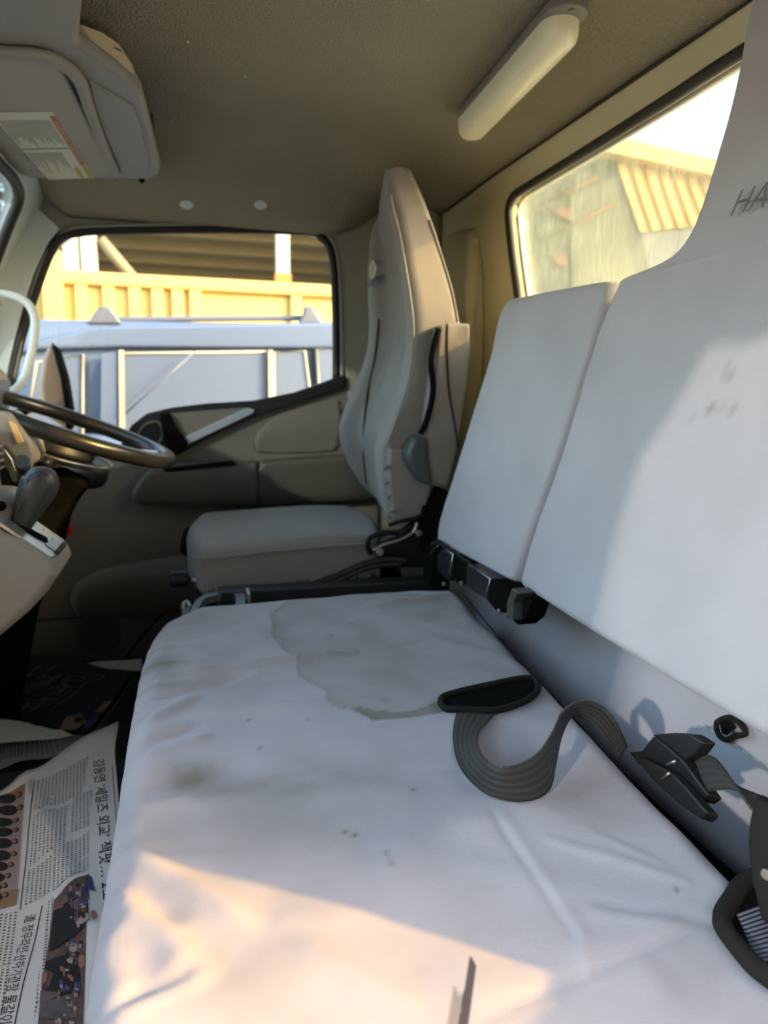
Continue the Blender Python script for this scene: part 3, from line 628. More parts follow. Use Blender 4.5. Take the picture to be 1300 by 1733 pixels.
prism('housing', pts([(-60, 835), (0, 838), (14, 845), (22, 862), (20, 875), (14, 890), (0, 905), (-60, 905)], Y=1.06), (0, .10, 0), M['dash'], hb, bevel=.008)
disc('key_slot', at(2, 856, Y=1.056), (0, -1, 0), .007, .004, M['matblack'], hb, n=16)
bd = empty('lower_dash_panel', (-.42, 1.3, -.70), 'black knee panel beneath the dashboard', 'panel')
prism('knee_panel', [V((x, 1.16, z)) for x, z in ((-.60, -.38), (-.34, -.28), (-.31, -.36), (-.37, -.60), (-.40, -.715), (-.62, -.715))], (0, .60, 0), M['matblack'], bd, bevel=.01)
prism('knee_panel', pts([(20, 905), (60, 800), (105, 790), (150, 820), (120, 850), (95, 900), (70, 1000), (40, 1060), (20, 1110), (-60, 1110)], Y=1.40), (0, .2, 0), M['matblack'], bd, bevel=.012)

# ================================================================== driver seat
YN, YF = 1.34, 1.73
ds = empty('driver_seat', (.25, 1.54, -.70), 'tall grey cloth covered driver seat beside the far door', 'seat')
near = [(658, 888), (650, 840), (646, 790), (652, 748), (672, 700), (692, 645), (701, 575), (696, 500), (680, 410), (666, 350), (654, 306), (652, 276)]
far = [(640, 872), (606, 850), (582, 812), (570, 758), (578, 715), (600, 650), (620, 575), (622, 500), (621, 430), (627, 350), (640, 306), (645, 278)]
rgt = [(718, 872), (736, 815), (752, 760), (765, 700), (778, 650), (786, 590), (784, 540), (770, 480), (748, 425), (728, 362), (708, 312), (692, 276)]
rows = []
for a_, b_, c_ in zip(near, far, rgt):
    A = at(*a_, Y=YN); B = at(*b_, Y=YF); Cc = at(*c_, Y=YN); wd = Cc-A; B.z = A.z+(B.z-A.z)*.25
    rows.append((A, B, V((max(.02, wd.x), 0, wd.z*.4))))
rows = smooth_rows(rows, 4)
def ddisp(p, u, v):
    # raised side bolsters with a hollow between, tall gathers in the cloth
    s = -.030*exp(-((abs(u)-.30)/.22)**2)*(1-v*.35) * (0 if v > .75 else 1)
    s = -.042*sst(.72, .46, abs(u))*sst(.80, .35, v)*sst(-1.0, -.6, v)-.012*exp(-((abs(u)-.60)/.05)**2)*sst(.9, .5, v)
    s += .004*sin(u*16+noise.noise(V((u*2, v*2, 0)))*3)*sst(-.1, .1, v)*sst(.6, .3, v)*sst(.6, .3, abs(u))
    s += .004*noise.noise(V((u*3, v*7, 3)))
    return s
br = pillow('backrest', rows, M['dcover'], ds, N=(60, 110), r=.018, k=.06, disp=ddisp, side=10, rb=.012)
LOC[br] = LOC[ds]
def seamline(name, px, Y, r, mat, parent): return tube(name, spline(pts(px, Y=Y), 6), r, mat, parent)
BS = LAST
def proj(p): z = p.dot(WX); return CX+FPX*p.dot(RX)/z, CY+FPX*p.dot(DX)/z
def on_cloth(S, px, py, lift=.003):
    best = min(((proj(S(i/40-1, j/50-1)), i/40-1, j/50-1) for i in range(81) for j in range(101)), key=lambda t: (t[0][0]-px)**2+(t[0][1]-py)**2)
    return S(best[1], best[2])+V((-lift, -lift*.3, 0))
for px in ([(640, 540), (634, 600), (624, 660), (616, 720), (615, 770), (622, 820)],): tube('crease_shade', spline([on_cloth(BS, *q, lift=.0) for q in px], 4), .0022, M['bind'], br)  # dark cord stands in for the shade in the far bolster crease
seamline('piping', [(661, 330), (666, 356), (678, 404), (694, 498), (700, 563), (693, 640), (670, 712), (656, 752)], YN-.001, .0022, M['dcover'], br)
seamline('piping', [(727, 372), (750, 440), (766, 495), (775, 545)], YN+.001, .0018, M['dcover'], br)
# wrinkled lower side pocket on the near bolster
pillow('side_pocket', smooth_rows([(at(664, 884, Y=YN), at(714, 870, Y=YN), V((0, -.010, 0))), (at(657, 850, Y=YN), at(724, 838, Y=YN), V((0, -.016, 0))), (at(652, 800, Y=YN), at(728, 800, Y=YN), V((0, -.018, 0))), (at(655, 756, Y=YN), at(716, 762, Y=YN), V((0, -.008, 0)))], 4), M['dcover'], br, N=(24, 40), r=.001, rb=.008, k=.1, disp=None)
tube('hem_tape', spline(pts([(658, 889), (680, 882), (712, 873), (717, 845), (722, 820)], Y=YN-.012), 5), .004, M['bind'], br, flat=.5, up=(0, 1, 0))
for k, (y0, x0) in enumerate(((790, 648), (815, 650), (838, 653), (862, 660))):
    tube('gather', spline(pts([(x0, y0+4), (x0+8, y0-1), (x0+15, y0+1)], Y=YN-.014), 4), .0035, M['dcover'], br)
# logo and lettering on the front of the backrest
def brp(x, y, lift=.004):
    d = RX*((x-CX)/FPX)+DX*((y-CY)/FPX)+WX; return d
def on_front(px, py):
    """point where the sight line meets the backrest front (between near and far edge)"""
    t = (py-430)/(575-430); A = at(*[a+(b-a)*((py-410)/90) for a, b in zip(near[8], near[7])], Y=YN); B = at(*[a+(b-a)*((py-430)/70) for a, b in zip(far[8], far[7])], Y=YF)
    s = (px-621)/(682-621); return B.lerp(A, max(0, min(1, s)))+V((-.006, 0, 0))
ap = [on_front(x, y) for x, y in ((636, 462), (637, 447))]
def lg(x, y): # local frame on the cloth: x to the near side, y up
    o_ = V((ap[0].x-.0, 1.62, ap[0].z)); return o_+V((.03*0, -.085*x, 0))+V((.012*y, 0, .045*y))+V((-.001*x, 0, 0))
LG = empty  # noqa
ec = on_cloth(BS, 637, 456)
tag(tube('emblem', [ec+V((-.006, -.006+.020*cos(t), .017*sin(t))) for t in [2*pi*i/24 for i in range(24)]], .0035, M['label'], br, closed=True), 'pale ring emblem')
w_ = on_cloth(BS, 627, 489); w2 = on_cloth(BS, 653, 483)
words('lettering', 'HARIME', lambda x, y: w_.lerp(w2, x)+V((-.008, -.006, 0))+V((0, 0, .018*y)), mk('blue_print', (.03, .05, .25), rough=.8), br, shear=.2)

# folded armrest hanging on the near side
ay = 1.30
arm_rows = [(at(712, 818, Y=ay), at(760, 826, Y=ay), V((0, .035, 0))), (at(716, 760, Y=ay), at(774, 770, Y=ay), V((0, .04, 0))), (at(728, 690, Y=ay), at(785, 700, Y=ay), V((0, .045, 0))), (at(738, 610, Y=ay), at(795, 620, Y=ay), V((0, .045, 0))), (at(743, 548, Y=ay), at(798, 545, Y=ay), V((0, .04, 0)))]
am = pillow('armrest', smooth_rows([(a_, b_, c_) for a_, b_, c_ in arm_rows], 4), M['dcover'], ds, N=(24, 50), r=.008, k=.06, disp=lambda p, u, v: .003*noise.noise(V((p.x*25, p.z*18, 1))), rb=.006); LOC[am] = LOC[ds]
seamline('piping', [(757, 548), (757, 600), (760, 660), (770, 720), (776, 756)], ay-.001, .0018, M['bind'], am)
pillow('arm_pad', smooth_rows([(at(712, 820, Y=ay-.01), at(738, 822, Y=ay-.01), V((0, .05, 0))), (at(694, 790, Y=ay-.01), at(732, 800, Y=ay-.01), V((0, .05, 0))), (at(691, 765, Y=ay-.01), at(728, 770, Y=ay-.01), V((0, .05, 0))), (at(702, 738, Y=ay-.01), at(728, 738, Y=ay-.01), V((0, .05, 0)))], 4), mk('armrest_vinyl', (.05, .06, .052), rough=.5, bump=.2), am, N=(20, 30), r=.012, k=.25)
tube('strap_gap', spline(pts([(742, 556), (730, 610), (733, 660), (724, 705), (712, 735)], Y=ay+.0), 5), .006, M['matblack'], am)
prism('recline_stub', pts([(722, 825), (742, 828), (750, 870), (730, 880), (722, 850)], Y=1.34), (0, .04, 0), M['doordark'], ds, bevel=.008)

# cushion
cz = -.30
def dp(x, y, z=0): return V((x, y, cz+z))
crow = [(dp(.005, YN), dp(.375, YN, .012), V((0, 0, -.10))), (dp(-.012, (YN+YF)/2), dp(.40, (YN+YF)/2, .01), V((0, 0, -.10))), (dp(.01, YF), dp(.40, YF, .01), V((0, 0, -.10)))]
cu = pillow('cushion', smooth_rows(crow, 4), M['dcover'], ds, N=(60, 60), r=.022, k=.12, crown=.018, disp=lambda p, u, v: .003*noise.noise(V((p.x*9, p.y*9, 2)))); LOC[cu] = LOC[ds]
tube('piping', spline([dp(.0, YN+.02, -.022), dp(.03, YN-.002, -.020), dp(.15, YN-.004, -.012), dp(.27, YN-.004, -.006), dp(.35, YN-.003, -.004)], 6), .0022, M['dcover'], cu)
tube('cover_opening', spline(pts([(628, 938), (622, 922), (630, 908), (655, 902), (675, 902)], Y=YN-.006), 5), .005, M['bind'], cu)
# frame, hinge, rails, knob
prism('hinge_plate', pts([(628, 945), (634, 920), (668, 908), (690, 892), (716, 872), (735, 868), (738, 935), (720, 960), (660, 962)], Y=YN+.008), (0, .02, 0), M['black'], ds, bevel=.003)
prism('recline_cover', pts([(716, 872), (738, 826), (760, 830), (765, 925), (735, 950), (715, 930)], Y=YN-.01), (0, .06, 0), M['matblack'], ds, bevel=.005)
tube('tilt_lever', spline(pts([(632, 932), (650, 922), (676, 914), (700, 900), (706, 884)], Y=YN-.014), 5), .004, M['steel'], ds)
for x, y, rr in ((708, 902, .0075), (642, 934, .008)): disc('bolt', at(x, y, Y=YN-.012), (0, -1, .1), rr, .008, M['steel'], ds, n=16)
tube('cable_guard', spline(pts([(520, 992), (570, 975), (612, 957), (650, 948), (690, 950)], Y=YN-.03), 6), .007, M['black'], ds)
tube('cable_guard', spline(pts([(540, 1000), (590, 975), (630, 960), (680, 955)], Y=YN-.045), 6), .005, M['black'], ds)
box('seat_base', (.22, 1.54, -.54), (.40, .34, .34), M['matblack'], ds, bevel=.01)
box('slide_rail', (.22, YN+.01, -.415), (.44, .03, .025), M['black'], ds, bevel=.003)
tube('adjuster_rod', pts([(318, 983), (350, 982)], Y=1.40), .006, M['steel'], ds)
disc('adjuster_knob', at(288, 981, Y=1.40), (1, 0, 0), .017, .034, M['black'], ds, n=10, bevel=.003)
prism('far_side_bracket', pts([(304, 935), (312, 910), (330, 898), (332, 930), (318, 945)], Y=1.55), (0, .1, 0), M['matblack'], ds, bevel=.004)

# ================================================================== tray between the seats
tr = empty('console_tray', (.0, 1.27, -.55), 'black plastic storage tray between the two seats', 'tray')
Zt = -.365
trp = [(322, 1040), (330, 1018), (352, 1004), (396, 997), (412, 1000), (415, 1020), (405, 1035), (330, 1052)]
hole = [(334, 1036), (343, 1016), (358, 1009), (390, 1003), (399, 1008), (399, 1020), (392, 1026), (345, 1038)]
hole_plate('tray_rim', spline(pts(trp, Z=Zt), 3, closed=True), [spline(pts(hole, Z=Zt), 3, closed=True)], (0, 0, -.012), mk('grey_tray_rim', (.10, .11, .12), rough=.35), tr)
prism('tray_body', pts(trp, Z=Zt-.03), (0, 0, -.14), M['black'], tr, bevel=.004)
tube('latch', spline(pts([(312, 1040), (310, 1024), (317, 1019), (322, 1028)], Z=Zt-.01), 4), .004, M['steel'], tr)
prism('latch_base', pts([(306, 1050), (310, 1028), (322, 1028), (324, 1052)], Z=Zt-.004), (0, 0, -.05), M['black'], tr)
box('side_rail', (.26, 1.27, -.380), (.44, .045, .035), M['black'], tr, bevel=.004)
box('rail_clip', at(420, 1012, Z=-.362), (.005, .04, .025), M['steel'], tr)
box('tray_skirt', (.24, 1.27, -.50), (.50, .05, .22), M['matblack'], tr)

# ================================================================== bench seat
bs = empty('bench_seat', (.2, .7, -.60), 'pale lavender-grey cloth covered passenger bench with stains', 'bench seat')
ZB = -.36
def Q(x, y): p = at(x, y, Z=ZB); return (p.x, p.y)
import_poly = [Q(*p) for p in ((455, 1035), (500, 1010), (640, 1000), (760, 1010), (860, 1100), (900, 1140), (800, 1165), (748, 1190), (745, 1235), (715, 1222), (680, 1232), (630, 1225), (605, 1205), (560, 1195), (545, 1170), (500, 1140), (480, 1105))]
def inpoly(x, y, P):
    c = False; j = len(P)-1
    for i in range(len(P)):
        if (P[i][1] > y) != (P[j][1] > y) and x < (P[j][0]-P[i][0])*(y-P[i][1])/(P[j][1]-P[i][1])+P[i][0]: c = not c
        j = i
    return c
def edged(x, y, P):
    b = 9
    for i in range(len(P)):
        a, c = P[i-1], P[i]; dx, dy = c[0]-a[0], c[1]-a[1]; t = max(0, min(1, ((x-a[0])*dx+(y-a[1])*dy)/(dx*dx+dy*dy)))
        b = min(b, (x-a[0]-t*dx)**2+(y-a[1]-t*dy)**2)
    return sqrt(b)
def blob(x, y, c, rx, ry): return exp(-((x-c[0])/rx)**2-((y-c[1])/ry)**2)
sA, sB, sC, sD, sE = Q(320, 1315), Q(400, 1330), Q(500, 1340), Q(400, 1375), Q(270, 1130)
tide = [Q(*p) for p in ((590, 1195), (640, 1205), (700, 1200), (745, 1185), (748, 1235), (715, 1222), (690, 1232), (630, 1226), (600, 1205))]
tear = [Q(800, 1628), Q(792, 1690), Q(786, 1740)]; tear2 = [Q(778, 1690), Q(768, 1740)]
dots = [Q(*p) for p in ((420, 1218), (521, 1218), (595, 1057), (662, 1463), (700, 1335), (655, 1448), (585, 1410), (600, 1412), (560, 1075), (440, 1270), (1145, 1505))]
def segd(x, y, a, c):
    dx, dy = c[0]-a[0], c[1]-a[1]; t = max(0, min(1, ((x-a[0])*dx+(y-a[1])*dy)/(dx*dx+dy*dy))); return sqrt((x-a[0]-t*dx)**2+(y-a[1]-t*dy)**2)
def bsoil(p, u, v):
    x, y = p.x, p.y
    n1 = noise.noise(V((x*14, y*14, 0))); n2 = noise.noise(V((x*45, y*45, 5))); n3 = noise.noise(V((x*120, y*120, 9)))
    wx, wy = x+.014*n1+.004*n2, y+.014*noise.noise(V((x*14, y*14, 7)))+.004*n3
    s = 0
    if y > .7:
        if inpoly(wx, wy, import_poly):
            e = edged(wx, wy, import_poly); s = .24*sst(0, .004, e)+.42*exp(-e/.007)*sst(0, .003, e)*(1 if wx < .3 else .3)
        if inpoly(wx, wy, tide): s += .50*sst(0, .004, edged(wx, wy, tide))
    s += .85*blob(wx, wy, sA, .030, .022)+.42*blob(wx, wy, sB, .045, .012)+.34*blob(wx, wy, sC, .03, .012)+.26*blob(wx, wy, sD, .05, .03)+.34*blob(wx, wy, sE, .02, .06)
    s += max(0, n1)*.30+max(0, n2-.1)*.16+max(0, noise.noise(V((x*5, y*5, 30))))*.22
    s += .75*max(0, noise.noise(V((x*6, y*45, 2)))+.1)*sst(.04, -.055, x)*sst(.7, .9, y)     # grime along the worn front roll
    for d in dots:
        q = (x-d[0])**2+(y-d[1])**2
        if q < 1e-4: s += .9*exp(-q/(6e-6))
    a = min(segd(x, y, tear[0], tear[1]), segd(x, y, tear[1], tear[2])); s = s-(1.4 if a < .0022+.0018*n3 else 0) if a < .02 else s
    if y < .40:
        if segd(x, y, *tear2) < .0045+.003*n3: s -= .55
    return s
fl = folds([
    (Q(270, 1150), Q(600, 1105), .004, .0050), (Q(600, 1105), Q(760, 1075), .006, .0035), (Q(250, 1180), Q(420, 1140), .010, -.0035),
    (Q(240, 1230), Q(330, 1180), .008, .003), (Q(240, 1262), Q(340, 1225), .008, -.003), (Q(236, 1290), Q(350, 1250), .007, .0028),
    (Q(232, 1330), Q(420, 1300), .010, -.003), (Q(225, 1370), Q(330, 1350), .009, .0032), (Q(330, 1212), Q(640, 1185), .009, .0040),
    (Q(215, 1440), Q(420, 1560), .010, .006), (Q(200, 1500), Q(330, 1640), .010, .0055), (Q(190, 1460), Q(290, 1560), .012, -.0065),
    (Q(190, 1700), Q(330, 1640), .007, -.003), (Q(200, 1715), Q(360, 1650), .006, .0025), (Q(190, 1590), Q(260, 1660), .012, -.004),
    (Q(830, 1370), Q(985, 1600), .004, -.0010), (Q(848, 1370), Q(1000, 1600), .006, .0006), (Q(980, 1570), Q(1000, 1660), .005, .0015),
    (Q(930, 1420), Q(1160, 1490), .005, .0016), (Q(1000, 1410), Q(1130, 1465), .005, .001), (Q(1000, 1520), Q(1190, 1560), .008, -.0014), (Q(1000, 1540), Q(1190, 1572), .006, .0014),
    (Q(620, 1030), Q(760, 1010), .012, .008), (Q(760, 1005), Q(800, 1060), .018, .004), (Q(700, 1060), Q(900, 1110), .018, -.003),
    (Q(560, 1300), Q(830, 1330), .02, -.003), (Q(840, 1380), Q(640, 1440), .02, .003), (Q(820, 1720), Q(1200, 1562), .0035, -.0022), (Q(800, 1680), Q(1180, 1540), .012, .0012),
    (Q(330, 1090), Q(520, 1040), .02, .002), (Q(500, 1600), Q(700, 1700), .01, .002), (Q(450, 1560), Q(640, 1540), .012, .002)])
def bdisp(p, u, v):
    x, y = p.x, p.y
    s = fl(x, y)*(1+.8*sst(.55, .70, y)*sst(.24, .20, x))+.0035*noise.noise(V((x*8, y*8, 0)))+.0014*noise.noise(V((x*22, y*22, 4)))
    s += .0040*noise.noise(V((x*10, y*38, 2)))*sst(.03, -.04, x)
    s += .0018*noise.noise(V((x*14+y*10, y*14-x*10, 12)))
    # slot dips
    return s
brow = [(V((-.085, .12, ZB)), V((.40, .10, ZB)), V((0, 0, -.17))), (V((-.078, .38, ZB)), V((.402, .38, ZB)), V((0, 0, -.17))), (V((-.075, .62, ZB)), V((.418, .62, ZB)), V((0, 0, -.17))),
        (V((-.074, .85, ZB)), V((.44, .85, ZB)), V((0, 0, -.17))), (V((-.071, 1.00, ZB)), V((.455, 1.02, ZB)), V((0, 0, -.17))), (V((-.060, 1.10, ZB)), V((.472, 1.12, ZB)), V((0, 0, -.17))), (V((-.010, 1.175, ZB)), V((.486, 1.19, ZB)), V((0, 0, -.17)))]
cu = pillow('cushion', smooth_rows(brow, 4), M['cover'], bs, N=(230, 330), r=.030, k=.10, disp=bdisp, col=bsoil, side=10, rb=.02); LOC[cu] = LOC[bs]
box('bench_base', (.20, .66, -.60), (.46, 1.06, .20), M['matblack'], bs, bevel=.01)
mesh('front_skirt', [V((-.062, .14, -.48)), V((-.062, 1.17, -.48)), V((-.075, 1.20, -.72)), V((-.095, .14, -.72))], [(0, 1, 2, 3)], M['black'], bs, solid=.006)
# rear piping of the cushion
tube('piping', spline([V((.478, 1.17, ZB-.012)), V((.452, 1.00, ZB-.010)), V((.430, .80, ZB-.010)), V((.414, .62, ZB-.014))], 8), .0012, M['bind'], cu)
# belt slots with taped edge
def slot(px, name_mat=M['bind'], z=ZB+.006, rr=.0038, n=5):
    P3 = spline(pts(px, Z=z), n, closed=True)
    tube('slot_binding', P3, rr, name_mat, cu, closed=True)
    mesh('slot_opening', [p+V((0, 0, -.0015)) for p in P3], [tuple(range(len(P3)))[::-1]], M['matblack'], cu)
slot([(747, 1182), (770, 1172), (830, 1158), (880, 1148), (903, 1148), (911, 1160), (905, 1175), (880, 1190), (835, 1202), (780, 1200), (752, 1198)])
slot([(1222, 1560), (1240, 1520), (1262, 1492), (1300, 1480), (1360, 1500), (1370, 1600), (1330, 1660), (1290, 1645), (1255, 1610)], rr=.0065)
for k in range(14):
    a_ = at(1252+(k % 2)*3, 1545+k*7, Z=ZB+.004); 
    if k < 12: tube('slot_mesh', [at(1248+k*3, 1550+k*7, Z=ZB+.0045), at(1330, 1520+k*9, Z=ZB+.0045)], .0012, M['cardark'], cu, n=5)

# backrests
def lean(p, dx=0): return V((p.x+dx, p.y, p.z))
crl = [((738, 915), (869, 990)), ((742, 880), (889, 920)), ((770, 790), (932, 795)), ((800, 690), (974, 665)), ((828, 600), (1004, 570)), ((842, 535), (1022, 505)), ((862, 504), (1030, 472))]
rows = []
for a_, b_ in crl: rows.append((tp(*a_), tp(*b_), V((.055, 0, -.008))))
def csoil(p, u, v):
    return max(0, noise.noise(V((p.y*12, p.z*12, 3))))*.12+.25*sst(.75, 1, v)
rows = smooth_rows(rows, 3)
cb = pillow('centre_backrest', rows, M['cover'], bs, N=(60, 90), r=.013, k=.04, col=csoil, crown=.003, rb=.01,
       disp=lambda p, u, v: .0022*noise.noise(V((p.y*9, p.z*9, 1)))+.0008*noise.noise(V((p.y*30, p.z*30, 1)))); LOC[cb] = LOC[bs]
tube('hem_tape', spline([p+V((-.012, 0, 0)) for p in (tp(741, 922), tp(752, 917), tp(770, 930), tp(800, 950), tp(830, 972), tp(850, 990), tp(872, 1003))], 5), .0055, M['bind'], cb, flat=.5, up=(1, 0, 0))
pl_ = [(869, 992), (889, 925), (932, 800), (974, 668), (1008, 560), (1038, 490), (1046, 476), (1085, 461), (1128, 437), (1158, 402), (1183, 345), (1207, 270), (1228, 195), (1244, 120), (1256, 50), (1266, 0), (1275, -45)]
L_ = [tp(*p) for p in pl_]
NB = {-.30: .20, -.2: .185, 0: .185, .10: .20, .16: .25, .2: .34, .3: .40, .42: .43}
def nearY(z):
    ks = sorted(NB)
    if z <= ks[0]: return NB[ks[0]]
    for a_, b_ in zip(ks, ks[1:]):
        if z <= b_: return NB[a_]+(NB[b_]-NB[a_])*(z-a_)/(b_-a_)
    return NB[ks[-1]]
# bottom edge runs level; right edge heights follow the left ones
rows = []
for i, p in enumerate(L_):
    zr = p.z; R_ = V((.45+(zr+.30)*.17, nearY(zr), zr)); rows.append((p, R_, V((.060, 0, -.008))))
rows = smooth_rows(rows, 3)
Sd = [tp(*p) for p in ((1237, 627), (1222, 690), (1235, 686), (1205, 684), (1250, 690), (1176, 702), (1210, 690), (1243, 634))]
def psoil(p, u, v):
    s = max(0, noise.noise(V((p.y*12, p.z*12, 8))))*.12
    for d in Sd:
        q = (p.y-d.y)**2+(p.z-d.z)**2
        if q < 4e-4: s += .8*exp(-q/2.2e-5)*(.5+noise.noise(V((p.y*160, p.z*160, 0))))
    return s
pf = folds([((tp(1046, 500).y, tp(1046, 500).z), (tp(960, 800).y, tp(960, 800).z), .012, .003), ((tp(1060, 480).y, tp(1060, 480).z), (tp(1250, 560).y, tp(1250, 560).z), .03, .004)])
pb = pillow('passenger_backrest', rows, M['cover'], bs, N=(110, 150), r=.014, k=.02, col=psoil, crown=.006, rb=.012,
       disp=lambda p, u, v: .0025*noise.noise(V((p.y*8, p.z*8, 6)))+.0008*noise.noise(V((p.y*30, p.z*30, 1)))+pf(p.y, p.z)); LOC[pb] = LOC[bs]
for nm, px in (('piping', [(866, 508), (900, 495), (960, 484), (1022, 472)]),):
    tube(nm, spline([p+V((.010, 0, -.004)) for p in (tp(*q) for q in px)], 5), .0014, M['bind'], cb)
tube('piping', spline([p+V((.012, -.004, -.005)) for p in (tp(*q) for q in [(1050, 476), (1085, 463), (1128, 440), (1158, 405), (1183, 348), (1206, 270)])], 5), .0014, M['bind'], pb)
h0 = tp(1252, 367); h1 = tp(1310, 352); hu = (tp(1262, 326)-tp(1252, 367))
words('lettering', 'HA', lambda x, y: h0+(h1-h0)*x*1.0+hu*y+V((-.0115, 0, 0)), mk('grey_embroidery', (.12, .13, .125), rough=.8), pb, shear=.35)
# cloth flap behind the cushion
gv = []; gf = []
for i in range(61):
    for j in range(13):
        y = .16+i*1.18/60; z = -.22-j*.27/12; x = .565+.01*sst(-.30, -.22, z)+.004*noise.noise(V((y*9, z*9, 0)))-.03*sst(-.36, -.48, z)
        gv.append((x, y, z))
for i in range(60):
    for j in range(12): q = i*13+j; gf.append((q, q+1, q+14, q+13))
fp = mesh('rear_flap', gv, gf, M['cover'], bs, smooth=True, solid=.003); LOC[fp] = LOC[bs]
vs = []; fs = []
for k in range(26):
    p = V((.560, .64-k*.016, -.375)); q = len(vs); vs += [p, p+V((0, -.009, 0)), p+V((0, -.009, .0012)), p+V((0, 0, .0012))]; fs.append((q, q+1, q+2, q+3))
tag(mesh('stitching', vs, fs, M['label'], fp), kind='stuff')
tube('slot_binding', spline([at(x, y, X=.555) for x, y in ((1214, 1222), (1216, 1242), (1228, 1252), (1244, 1246), (1262, 1240), (1240, 1215))], 5, closed=True), .003, M['bind'], fp, closed=True)
mesh('slot_opening', [at(x, y, X=.553) for x, y in ((1218, 1225), (1222, 1242), (1232, 1244), (1244, 1232), (1235, 1215))], [(0, 1, 2, 3, 4)], M['matblack'], fp)

# black hinge and bracket set under the centre backrest
hb = empty('backrest_hinge', at(800, 990, X=.46), 'black steel backrest hinge set beneath the centre backrest', 'hinge')
def hp(px, X=.435): return pts(px, X=X)
prism('hinge_block', hp([(746, 930), (767, 938), (763, 975), (758, 984), (740, 965), (740, 940)]), (.035, -.0, 0), M['black'], hb, bevel=.002)
prism('hinge_block', hp([(767, 938), (792, 952), (790, 984), (776, 990), (762, 976)], .438), (.04, 0, 0), M['matblack'], hb, bevel=.002)
prism('hinge_block', hp([(790, 955), (808, 965), (830, 980), (824, 1015), (803, 1003), (788, 990)], .432), (.04, 0, 0), M['black'], hb, bevel=.002)
prism('hinge_block', hp([(830, 980), (862, 992), (855, 1032), (842, 1038), (824, 1016)], .434), (.04, 0, 0), M['matblack'], hb, bevel=.002)
prism('hinge_arm', hp([(866, 995), (876, 1004), (868, 1020), (867, 1050), (857, 1047), (857, 1020)], .43), (.04, 0, 0), mk('worn_grey_bracket', (.07, .07, .06), rough=.4, metal=.3), hb, bevel=.002)
prism('hinge_arm', hp([(868, 1018), (876, 1008), (900, 1015), (890, 1045), (876, 1058), (867, 1050)], .445), (.03, 0, 0), M['matblack'], hb, bevel=.002)
for a_, b_, c_ in (((753, 929), (767, 938), (761, 970)), ((808, 965), (830, 980), (822, 1010))):
    tube('worn_edge', hp([a_, b_, c_], .4305), .0009, M['chrome'], hb, n=6)
for x, y in ((784, 987), (848, 1034), (754, 988)): disc('bolt', at(x, y, X=.43), (-1, -.2, 0), .004, .006, M['steel'], hb, n=10)
tube('hinge_wire', spline(hp([(728, 940), (733, 930), (742, 924)], .43), 4), .0012, M['steel'], hb, n=6)
prism('side_bracket', pts([(733, 936), (745, 928), (756, 995), (728, 995)], Y=1.235), (0, .05, 0), M['matblack'], hb, bevel=.002)

# ================================================================== lap belts on the bench
def ZP(x, y, h): return at(x, y, Z=ZB+h)
lb1 = empty('lap_belt', ZP(850, 1300, 0), 'olive lap belt strap looping out of the cushion slot', 'seat belt')
A1 = [(800, 1178, -.012), (776, 1200, .002), (767, 1245, .002), (779, 1298, .002), (822, 1342, .002), (885, 1356, .003), (928, 1338, .004), (941, 1290, .010), (951, 1245, .018), (970, 1212, .026), (1000, 1222, .020), (1030, 1258, .004), (1044, 1288, -.02)]
B1 = [(850, 1190, -.010), (835, 1212, .004), (811, 1240, .012), (813, 1272, .028), (842, 1297, .040), (880, 1292, .042), (912, 1272, .044), (935, 1238, .046), (952, 1204, .052), (982, 1186, .056), (1018, 1194, .048), (1046, 1226, .030), (1062, 1262, .0)]
ribbon('strap', [ZP(*p) for p in A1], [ZP(*p) for p in B1], .0016, M['strap'], lb1)
bk = empty('belt_buckle', at(1110, 1300, X=.44), 'black belt buckle lying in the gap behind the cushion', 'buckle')
XB = .43
def bp(px, X=XB): return pts(px, X=X)
prism('buckle_tongue', bp([(1102, 1243), (1140, 1240), (1168, 1243), (1190, 1257), (1178, 1274), (1160, 1286), (1152, 1288), (1132, 1268)], XB+.004), (.012, -.004, 0), M['black'], bk, bevel=.002)
prism('buckle_body', bp([(1062, 1272), (1085, 1270), (1104, 1245), (1128, 1262), (1155, 1286), (1198, 1345), (1184, 1356), (1150, 1322), (1118, 1300), (1080, 1294)], XB), (.014, -.004, -.004), M['black'], bk, bevel=.0025)
prism('buckle_body', bp([(1080, 1290), (1088, 1282), (1134, 1306), (1160, 1332), (1196, 1374), (1184, 1386), (1150, 1362), (1100, 1316)], XB-.012), (.012, -.004, -.004), M['black'], bk, bevel=.0025)
for q in (((1129, 1294), (1144, 1288)), ((1121, 1318), (1134, 1308))): tube('worn_edge', bp(q, XB-.014), .0016, M['steel'], bk, n=6)
lb2 = empty('shoulder_belt', at(1200, 1320, X=.44), 'olive belt strap curling from the black buckle to the right', 'seat belt')
S_ = [((1150, 1288), (1198, 1340)), ((1175, 1276), (1212, 1338)), ((1205, 1280), (1235, 1336)), ((1225, 1300), (1255, 1345)), ((1245, 1328), (1272, 1370)), ((1290, 1348), (1300, 1388)), ((1350, 1372), (1345, 1412))]
ribbon('strap', [at(*a_, X=.452-.004*i) for i, (a_, b_) in enumerate(S_)], [at(*b_, X=.436-.010*i) for i, (a_, b_) in enumerate(S_)], .0016, M['strap'], lb2)
rs = empty('belt_stalk', at(1300, 1450, X=.36), 'dark belt stalk rising from the slot at the right edge', 'seat belt')
tube('stalk_sleeve', spline(pts([(1312, 1370), (1300, 1420), (1302, 1480), (1320, 1560)], X=.35), 6), .014, M['bind'], rs, flat=.5, up=(1, 0, 0))
disc('snap_stud', at(1300, 1478, X=.335), (-1, -.5, 0), .0035, .003, M['steel'], rs, n=12)

